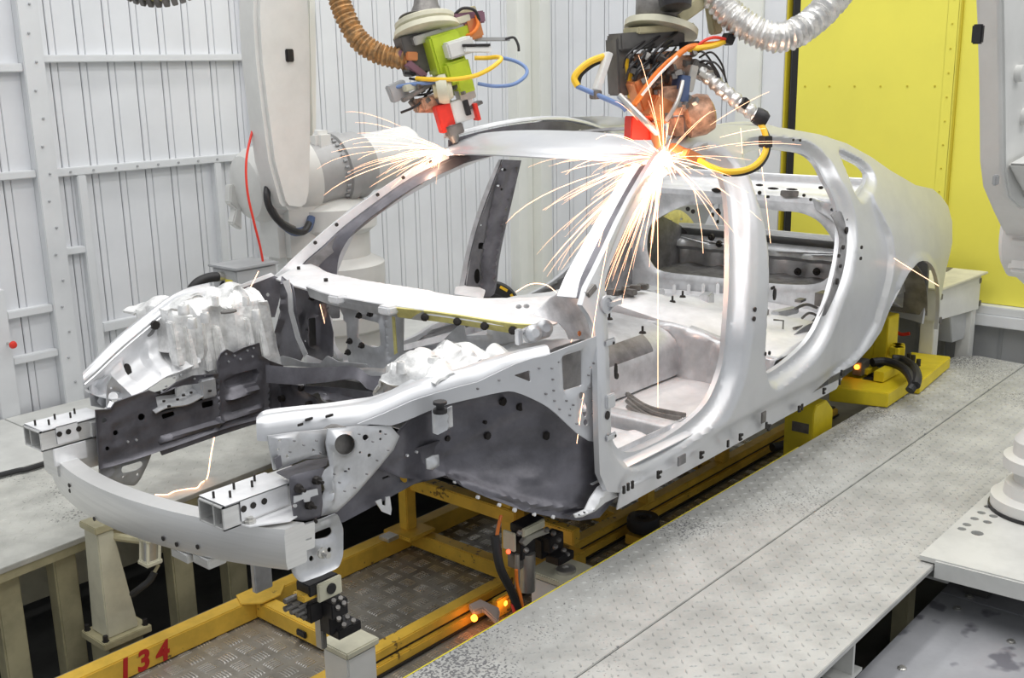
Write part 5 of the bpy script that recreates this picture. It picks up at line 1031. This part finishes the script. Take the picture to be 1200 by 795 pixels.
# cable carrier at the top left
cc = P(191,-50,Y=1.0); MBc = MB(); ca = thing('cable_carrier', tuple(cc), 'dark round cable carrier link chain at the top edge over the left wall', 'cable carrier')
ax_ = np.array((-.5, -.45, .55)); ax_ /= np.linalg.norm(ax_); e_ = np.cross(ax_, (0, 0, 1)); e_ /= np.linalg.norm(e_); g_ = np.cross(e_, ax_)
proto = None
for k in range(44):
    t = 2*math.pi*k/44; d_ = e_*math.cos(t)+g_*math.sin(t); n_ = np.cross(ax_, d_)
    MB().box(cc+d_*.20, (.030, .022, .07), np.array((d_, n_, ax_)).T).build('link', 'tool', ca, bevel=.003)
MB().tube([cc+(e_*math.cos(t)+g_*math.sin(t))*.198 for t in np.linspace(0, 2*math.pi, 45)], .012, 8).build('core', 'sealed', ca)
# ---------------------------------------------------------------- weld gun one (far front roof corner)
W1 = P(525,180,Y=.53); d1 = float((W1-CAM)@f3)
W2 = P(776,188,Y=-.56); d2 = float((W2-CAM)@f3)
def frame(yaw, tilt):                       # tool axes: x across, y into depth, z up; real turn about z, lean about y
    base = Matrix.Rotation(YAW-math.pi/2+yaw, 3, 'Z') @ Matrix.Rotation(tilt, 3, 'Y'); return np.array(base)
def G(px, py, d, off=0.): 
    r_ = ray(px, py); return CAM+r_*(d+off)
class Gun:
    def __init__(s, root, d, R): s.root, s.d, s.R = root, d, R; s.k = d/F
    def box(s, name, px, py, w_, h_, dep, m, off=0., bevel=.004, R=None): return MB().box(G(px, py, s.d, off), (w_*s.k, dep, h_*s.k), s.R if R is None else s.R@np.array(R)).build(name, m, s.root, bevel=bevel, smooth=30)
    def tube(s, name, pts, r, m, off=0., n=10): return MB().tube(spl([G(p[0], p[1], s.d, off+(p[2] if len(p) > 2 else 0)) for p in pts], 6), r*s.k, n).build(name, m, s.root)
    def cyl(s, name, p0, p1, prof, m, off=0.):
        a, b = G(*p0, s.d, off), G(*p1, s.d, off); L = np.linalg.norm(b-a); return MB().lathe([(r*s.k, t*L) for r, t in prof], a, b-a, 28).build(name, m, s.root)
Ry = lambda a: Matrix.Rotation(a, 3, 'Y')
g1 = thing('weld_gun', tuple(G(520,110,d1)), 'lime green and grey spot weld gun working at the far front roof corner', 'weld gun')
R1 = frame(.45, -.26); A = Gun(g1, d1, R1)
A.cyl('wrist', (497,-40), (500,22), [(13, 0), (13, .55), (15, .75), (20, .92), (32, .98), (33, 1.0)], 'tool')
A.cyl('flange', (497,22), (501,40), [(33, 0), (36, .1), (36, .35), (33, .5), (38, .55), (40, .9), (36, 1)], 'cream')
A.box('bracket', 489, 62, 40, 46, .10, 'gunframe', .02); A.box('bracket_top', 508, 40, 66, 10, .14, 'steel', .02)
A.box('gun_body', 520, 62, 38, 46, .12, 'lime', -.01, .010); A.box('gun_arm', 533, 84, 30, 26, .11, 'lime', -.02, .010); A.box('gun_back', 527, 42, 44, 18, .10, 'lime', .03, .008); A.box('gun_nose', 541, 100, 20, 20, .10, 'lime', 0, .006)
A.box('transformer', 536, 56, 34, 19, .09, 'robot', -.06, .008); A.box('terminal', 557, 58, 34, 7, .06, 'paper', -.05, .004, Ry(.28)); A.box('terminal_rod', 558, 53, 34, 3, .02, 'black', -.08, .001, Ry(.25))
A.box('bus_bar', 577, 46, 44, 4.5, .03, 'grey', .10, .002, Ry(.26)); A.tube('bus_end', [(592,46,.1),(602,44,.1),(607,52,.1),(608,60,.1)], 1.6, 'black')
A.cyl('rotor', (512,106), (530,103), [(3, 0), (15, .02), (17, .3), (17, .7), (13, .75), (11, 1)], 'cream', -.05); A.cyl('rotor_core', (508,107), (514,106), [(9, 0), (9, 1)], 'beige', -.05)
A.box('side_block', 466, 107, 22, 20, .05, 'grey', .0, .004, Ry(-.1)); A.box('link', 494, 98, 46, 8, .04, 'cream', -.02, .004, Ry(.02)); A.box('link', 492, 106, 50, 5, .03, 'tool', -.04, .003, Ry(-.2))
A.box('drive_block', 508, 118, 34, 14, .07, 'flesh', 0, .006); A.box('drive_block', 497, 124, 22, 16, .06, 'flesh', .02, .006, Ry(.3)); A.box('servo', 545, 110, 20, 14, .06, 'steel', 0, .004)
A.box('electrode_arm', 521, 138, 19, 32, .05, 'red', -.01, .003); A.box('electrode_holder', 541, 129, 28, 26, .05, 'robot', .01, .004); A.box('holder_edge', 557, 131, 4, 20, .052, 'red', .01, .001); A.box('holder_clip', 545, 126, 6, 18, .056, 'black', -.0, .002)
A.cyl('electrode_tip', (528,148), (534,168), [(6, 0), (7, .3), (6, .7), (3, 1)], 'tool'); A.box('tip_block', 532, 152, 20, 12, .05, 'tool', .0, .004)
A.tube('yellow_hose', [(488,92,-.05),(505,93,-.09),(530,93,-.10),(556,89,-.08),(575,80,-.05),(587,70,0),(583,67,.05),(570,68,.08),(556,68,.08)], 2.6, 'yellowhose'); A.tube('blue_hose', [(560,98,-.02),(580,101,0),(601,99,.03),(615,90,.06),(617,81,.08),(607,73,.10),(590,68,.1),(575,67,.08)], 2.2, 'bluehose')
A.tube('blue_hose', [(462,103,-.02),(480,99,-.05),(505,97,-.07),(520,93,-.07)], 2.2, 'bluehose')
for k, (a, b) in enumerate((((470,132),(505,103)), ((475,86),(492,75)), ((482,112),(520,96)), ((480,92),(500,84)))):
    A.tube('cable', [a, ((a[0]+b[0])/2+3, (a[1]+b[1])/2+5, -.03), b], 1.5, 'black')
A.box('connector', 477, 70, 30, 8, .05, 'purple', .0, .003, Ry(.85)); A.box('connector', 487, 82, 26, 8, .05, 'purple', -.02, .003, Ry(.9)); A.box('connector', 481, 66, 14, 10, .05, 'copper', -.03, .004, Ry(.3))
A.box('cable_head', 546, 22, 40, 14, .09, 'purple', .04, .006, Ry(.15)); A.box('cable_head', 552, 33, 20, 26, .08, 'copper', .05, .008); A.box('cable_head', 536, 18, 46, 6, .05, 'beige', .02, .003, Ry(-.1)); A.box('plug_plate', 530, 26, 40, 8, .07, 'cream', 0, .003)
A.tube('cable', [(530,20),(542,10,-.03),(556,12,-.02),(562,24)], 1.8, 'black'); A.tube('cable', [(540,42,.04),(552,40,.0),(560,30,.0),(558,18)], 2, 'orangewire')
A.box('hanger', 553, 146-22, 24, 4, .05, 'tool', .02, .002, Ry(-.1))
mb = MB(); rr_ = np.random.RandomState(3)
for k in range(26):
    mb.box(G(476+rr_.rand()*70, 96+rr_.rand()*30, d1, -.06+.1*rr_.rand()), (.012+.02*rr_.rand(), .02, .01+.02*rr_.rand()), np.array(Matrix.Rotation(rr_.rand()*3, 3, 'X') @ Matrix.Rotation(rr_.rand()*3, 3, 'Y')))
mb.build('small_fittings', 'tool', g1, bevel=.001, kind='stuff')
def hose(name, pts, d, r, m, label, amp=.12, rings=1.0, seed=1):
    L = spl([G(p[0], p[1], d, p[2] if len(p) > 2 else 0) for p in pts], 16); rs = []; rg = np.random.RandomState(seed); ph = 0
    for i in range(len(L)):
        ph += rings*(.9+.3*rg.rand()); rs.append(r*d/F*(1+amp*math.sin(ph)+amp*.6*(rg.rand()-.5)))
    o = MB().tube(L, rs, 18).build(name, m, None, smooth=50); return tag(o, label, 'hose')
hose('dress_pack', [(390,-22),(398,2),(407,24),(420,46),(438,60),(458,67),(480,70)], d1, 12, 'sleeve', 'brown sleeved dress pack hose curving into the lime green weld gun', .11, 1.6, 2)
# ---------------------------------------------------------------- weld gun two (near front roof corner)
g2 = thing('weld_gun', tuple(G(770,90,d2)), 'large grey framed spot weld gun with orange cables at the near roof corner', 'weld gun')
R2 = frame(.35, -.06); B = Gun(g2, d2, R2)
B.cyl('wrist', (778,-40), (776,26), [(28, 0), (28, .5), (32, .62), (32, .9), (28, 1)], 'tool', .05); B.cyl('wrist_motor', (790,-20), (792,12), [(18, 0), (20, .4), (18, .9), (8, 1)], 'black', -.09)
B.cyl('flange', (776,26), (774,38), [(30, 0), (44, .4), (44, 1)], 'cream', .05)
B.box('frame_top', 757, 47, 84, 20, .12, 'gunframe', .03, .006); B.box('frame_side', 727, 78, 22, 66, .10, 'gunframe', .03, .006); B.box('frame_top_edge', 772, 34, 74, 8, .13, 'beige', .03, .004)
B.box('side_strut', 706, 84, 7, 46, .04, 'paper', -.02, .003, Ry(.42)); B.box('strut_end', 698, 111, 10, 10, .05, 'tool', -.02, .003); B.box('inner_strut', 737, 92, 6, 46, .04, 'yellowhose', .0, .003, Ry(-.12))
B.box('gun_body', 766, 92, 56, 60, .12, 'flesh', .05, .012); B.box('gun_body', 780, 118, 34, 34, .13, 'flesh', .0, .012); B.box('gun_block', 792, 84, 30, 36, .10, 'flesh', .02, .008); B.cyl('gun_motor', (800,140), (836,130), [(17, 0), (24, .1), (25, .6), (21, .9), (12, 1)], 'flesh', .06)
B.box('gun_plate', 797, 104, 12, 30, .08, 'blue', -.04, .003, Ry(.15)); B.box('gun_plate', 806, 92, 10, 30, .07, 'steel', -.03, .003, Ry(.3)); B.box('gun_arm', 770, 128, 26, 26, .09, 'copper', -.04, .006, Ry(.5)); B.box('gun_arm', 752, 112, 20, 40, .08, 'copper', -.02, .006, Ry(-.3))
B.box('electrode_arm', 748, 150, 28, 27, .06, 'red', .02, .003, Ry(.1)); B.box('electrode_arm', 792, 148, 12, 22, .06, 'flesh', .04, .003); B.cyl('electrode', (768,144), (775,178), [(9, 0), (9, .5), (7, .8), (4, 1)], 'copper')
B.tube('cooling_tube', [(726,112,-.05),(740,126,-.07),(756,142,-.08),(770,156,-.05)], 4, 'steel'); B.tube('cooling_tube', [(676,101,-.02),(690,107,-.03),(706,114,-.04),(728,124,-.05),(734,130,-.05)], 3, 'bluehose')
B.tube('yellow_hose', [(708,66,-.02),(692,72,-.02),(679,82,-.02),(673,92,-.02),(677,101,-.02)], 4, 'yellowhose'); B.tube('black_hose', [(709,70,-.0),(694,77,-.0),(681,88,-.0),(678,99,0)], 2.4, 'rubber')
B.tube('orange_cable', [(738,130,-.06),(752,110,-.09),(770,86,-.10),(790,68,-.10),(806,56,-.08),(822,53,-.04),(845,50,0),(858,40,.02),(866,28,.04)], 3.4, 'orangewire'); B.tube('yellow_cable', [(806,58,-.06),(822,56,-.06),(838,53,-.04),(852,47,0)], 3.4, 'yellowhose'); B.tube('orange_cable', [(742,124,-.07),(760,98,-.10),(780,74,-.11),(800,60,-.09)], 2.0, 'orangewire'); B.tube('white_cable', [(752,112,-.10),(772,88,-.12),(794,66,-.11)], 1.6, 'paper')
B.tube('red_wire', [(810,64,-.05),(822,50,-.06),(836,44,-.05),(850,46,-.02)], 1.8, 'redwire'); B.box('cable_clamp', 853, 46, 10, 12, .05, 'black', 0, .003, Ry(.5)); B.box('cable_clamp', 808, 54, 16, 10, .07, 'black', -.03, .003)
B.tube('grey_hose', [(780,142,-.09),(788,130,-.10),(795,115,-.10),(800,95,-.08)], 2.6, 'steel')
rr_ = np.random.RandomState(5)
for k in range(12):
    a = (735+rr_.rand()*60, 58+rr_.rand()*26); b = (a[0]+10+rr_.rand()*26, a[1]-14-rr_.rand()*10)
    B.tube('cable', [(a[0]-6, a[1]+16, -.05), (a[0], a[1], -.09), b], 1.2+rr_.rand()*.6, 'black')
for k in range(5):
    a = (800+rr_.rand()*24, 66+rr_.rand()*14); B.tube('cable', [a, (a[0]+14, a[1]-6, -.07), (a[0]+26, a[1]+8, -.05), (a[0]+30, a[1]+24, -.03)], 1.2, 'black')
mb = MB()
for k in range(46):
    mb.box(G(738+rr_.rand()*78, 62+rr_.rand()*74, d2, -.09+.08*rr_.rand()), (.012+.022*rr_.rand(), .02, .01+.022*rr_.rand()), np.array(Matrix.Rotation(rr_.rand()*3, 3, 'X') @ Matrix.Rotation(rr_.rand()*3, 3, 'Y')))
mb.build('small_fittings', 'tool', g2, bevel=.001, kind='stuff')
B.box('valve_block', 818, 82, 28, 16, .07, 'tool', .0, .004, Ry(.5)); B.box('valve_block', 826, 92, 26, 5, .05, 'steel', -.02, .002, Ry(.6)); B.box('valve_block', 836, 20, 12, 40, .05, 'beige', .05, .006, Ry(-.15)); B.box('valve_block', 806, 12, 40, 14, .08, 'beige', .02, .004, Ry(-.5))
L = spl([G(a, b, d2, c) for a, b, c in ((812,78,0), (832,92,-.02), (850,108,-.03), (870,124,-.04), (888,137,-.04))], 8)
MB().tube(L, [.026*(1+.14*math.sin(i*1.9)) for i in range(len(L))], 14).build('sleeved_cable', 'foil', g2)
B.box('sleeve_clamp', 868, 121, 8, 12, .07, 'black', -.04, .002, Ry(.7)); B.cyl('elbow', (884,134), (899,142), [(9, 0), (10, .3), (10, .7), (7, 1)], 'black', -.04)
B.tube('yellow_hose', [(889,142,-.04),(895,152,-.05),(898,166,-.06),(896,180,-.07),(886,193,-.08),(870,200,-.09),(850,201,-.09),(832,195,-.08),(818,187,-.07)], 3.6, 'yellowhose'); B.tube('black_hose', [(893,146,-.03),(900,160,-.04),(901,172,-.05),(897,186,-.06),(886,198,-.07),(868,204,-.08),(848,204,-.08)], 2.6, 'rubber')
B.box('hose_clamp', 897, 166, 9, 13, .05, 'black', -.06, .002); B.box('electrode_shank', 812, 184, 26, 11, .05, 'copper', -.06, .005, Ry(.5)); B.box('electrode_shank', 796, 176, 22, 9, .04, 'copper', -.04, .004, Ry(.5))
hose('dress_pack', [(828,-20,0),(848,8,-.02),(868,26,-.04),(892,40,-.05),(916,44,-.05),(940,34,-.04),(962,16,0),(984,-8,.03),(1000,-30,.05)], d2, 16, 'foil', 'silver foil dress pack hose looping right of the grey weld gun', .12, 1.7, 4)
# ---------------------------------------------------------------- robot at the right edge
q = P(1175,560,Z=.366); bx_ = np.array((4.18, -1.98, .373))
r2 = thing('handling_robot', (bx_[0], bx_[1], .366), 'white robot cut off by the right edge, in front of the yellow door', 'robot')
Yr = -1.62
arm('lower_arm', [(1141,-30),(1144,30),(1146,100),(1147,190),(1151,222),(1163,250),(1179,283),(1200,290),(1238,292),(1246,200),(1248,-30)], Yr, -.16, 'robot', r2, .012)
arm('arm_cover', [(1164,-30),(1167,8),(1169,120),(1170,200),(1176,232),(1190,245),(1232,240),(1240,-30)], Yr-.16, -.02, 'robot', r2, .006)
mb = MB()
for px, py in ((1191,86), (1198,137)): MB().lathe([(.024, 0), (.024, .02), (.014, .022)], P(px, py, Y=Yr-.18), (0, -1, 0), 20).build('cap_screw', 'robot', r2)
MB().box(P(1146,40,Y=Yr-.07), (.02, .03, .055)).build('bump_stop', 'black', r2, bevel=.004)
MB().box(P(1167,211,Y=Yr-.165), (.03, .012, .03)).build('lug', 'robotdark', r2, bevel=.003)
MB().prism([P(*p, Y=Yr-.18) for p in ((1178,192),(1200,180),(1240,178),(1240,235),(1200,232),(1190,215))], (0, -.10, 0)).build('elbow_cover', 'robot', r2, bevel=.012)
MB().lathe([(.02, -.14), (.14, -.12), (.16, -.08), (.16, .10), (.13, .12)], P(1226,275,Y=Yr-.1), (0, 1, 0), 36).build('elbow_joint', 'robot', r2)
arm('wrist', [(1180,278),(1182,300),(1179,317),(1196,333),(1240,338),(1240,270)], Yr-.02, -.12, 'robot', r2, .012)
cb_ = np.array((P(1218,600,Z=.366)[0], P(1218,600,Z=.373)[1], .373))
MB().lathe([(.17,0),(.17,.05),(.13,.06),(.125,.10),(.10,.11),(.10,.15),(.14,.16),(.14,.20),(.11,.21),(.11,.26),(.08,.30)], cb_, (0, 0, 1), 36).build('base', 'robot', r2)
qa = P(1215,30,Y=Yr-.1); co_ = np.array((4.95, -2.25, .3725))
MB().lathe([(.34, 0), (.34, .06), (.26, .10), (.25, .55), (.22, .60), (.22, 1.6), (.27, 1.65), (.27, 2.05), (.2, 2.1)], co_, (0, 0, 1), 36).build('column', 'robot', r2)
MB().tube([co_+np.array((0, 0, 1.9)), np.array((qa[0]+.15, qa[1]-.02, qa[2]))], .13, 16).build('upper_link', 'robot', r2)
MB().lathe([(.176, 0), (.176, .012)], cb_, (0, 0, 1), 36).build('base_gasket', 'black', r2)
# ================================================================ weld light and sparks
def sparks(name, o, n, spread, seed, label, cone, vmin, vmax, m, r=.0011, tmax=.30, down=0):
    rg = np.random.RandomState(seed); mb = MB(); o = np.array(o)
    for k in range(n):
        d = cone(rg); v = d*(vmin+(vmax-vmin)*rg.rand()**1.5); t0 = rg.rand()**2*.4*tmax; t1 = t0+(.25+.75*rg.rand())*tmax*.75; pts = []
        for t in np.linspace(t0, t1, 7): pts.append(o+v*t*(1-.35*t/tmax)+np.array((0, 0, -4.9*t*t)))
        rr = r*(.6+.8*rg.rand()); mb.tube(pts, [rr*.5, rr, rr, rr, rr*.9, rr*.7, rr*.35], 4, cap=False)
    return mb.build(name, m, None, smooth=0, kind='stuff', label=label, cat='sparks')
LFT = -RT
def cone1(rg): 
    t = math.radians(150+62*rg.rand()); v = RT*math.cos(t)+UP*math.sin(t)-f3*(.5*rg.rand()-.15); return v/np.linalg.norm(v)
sparks('weld_sparks', W1+np.array((0, 0, .012)), 110, 1, 11, 'fan of bright sparks flying left from the far roof corner weld', cone1, .6, 6.0, 'spark', .0007, .15)
def cone2(rg):
    a = rg.rand()
    t = math.radians(172+90*rg.rand() if a < .30 else 212+36*rg.rand() if a < .86 else -70+300*rg.rand())
    v = (RT*math.cos(t)+UP*math.sin(t))*(1 if a < .86 else .35)-f3*(.45*rg.rand()-.05)
    return v/np.linalg.norm(v)
W2s = W2-f3*.05
sparks('weld_sparks', W2s, 430, 1, 21, 'dense shower of sparks falling from the near roof corner weld', cone2, .5, 6.5, 'spark', .0007, .15)
for (w_, r_, e_, nm, lb) in ((W1-f3*.03, .012, 14, 'weld_flash', 'small bright weld flash at the far front roof corner'), (W2s, .024, 40, 'weld_flash', 'brilliant white weld flash at the near front roof corner')):
    rg = np.random.RandomState(9); bm = bmesh.new(); bmesh.ops.create_icosphere(bm, subdivisions=3, radius=r_)
    for v in bm.verts: v.co *= 1+.35*(rg.rand()-.5)
    mb = MB(); mb.add([np.array(v.co)+w_ for v in bm.verts], [tuple(x.index for x in f.verts) for f in bm.faces]); bm.free()
    mb.build(nm, 'sparkhot', None, label=lb, cat='weld flash')
    l = bpy.data.lights.new('weld_light', 'POINT'); l.energy = e_*.10; l.color = (1, .62, .42); l.shadow_soft_size = r_*1.5
    lo = bpy.data.objects.new('weld_light', l); link(lo); lo.location = w_-f3*.06+np.array((0, 0, -.02))
# long falling spark streaks
STR = [([(770,205),(771,300),(771,420),(771,497)], -.62), ([(812,215),(816,235),(822,270),(824,297)], -.3), ([(738,480),(726,500)][:0] or [(755,200),(757,240),(754,255)], -.55), ([(890,175),(897,230),(903,285)], -.72), ([(858,300),(864,330),(870,345)], -.45), ([(868,150),(871,195)], -.62), ([(708,265),(690,330),(672,392),(655,450),(640,515)], -.72), ([(716,270),(704,330),(693,400),(684,460),(676,520)], -.85)]
for k, (pts, y) in enumerate(STR):
    L = spl([P(a, b, Y=y) for a, b in pts], 5); lab = ['long straight spark falling through the near front door opening', 'short spark falling inside the front door opening', 'short spark below the bright weld flash', 'spark falling past the near centre pillar', 'small slanted spark inside the door opening beside the pillar', 'short spark above the rear door opening', 'longest slanted spark over the near fender rail', 'slanted spark in front of the hinge pillar'][k]
    tag(MB().tube(L, .0011, 4).build('spark', 'spark', None), lab, 'sparks', 'long falling sparks')
FLR = [([(303,318),(294,336),(278,363)], .64, 'salmon spark crossing the far pillar gusset'), ([(375,357),(382,385),(389,416)], .36, 'straight salmon spark in front of the dark dash panel'), ([(1048,303),(1075,320),(1100,335)], -.9, 'thin spark crossing the rear wheel arch'), ([(638,335),(617,310),(660,270),(640,300)][:0] or [(605,342),(622,333),(640,334),(652,343)], -.3, 'arched spark over the cowl panel')]
for pts, y, lab in FLR: tag(MB().tube(spl([P(a, b, Y=y) for a, b in pts], 5), .0016, 4).build('spark', 'spark', None), lab, 'sparks', 'long falling sparks')
L = spl([P(251,513,Y=.55), P(247,535,Y=.62), P(243,560,Z=.36), P(236,566,Z=.358), P(231,572,Z=.358), P(222,573,Z=.358), P(205,576,Z=.358), P(196,580,Z=.358), P(182,580,Z=.358)], 5)
tag(MB().tube(L, .0026, 5).build('spark', 'spark', None), 'glowing spark trail falling and skittering over the left platform', 'sparks')
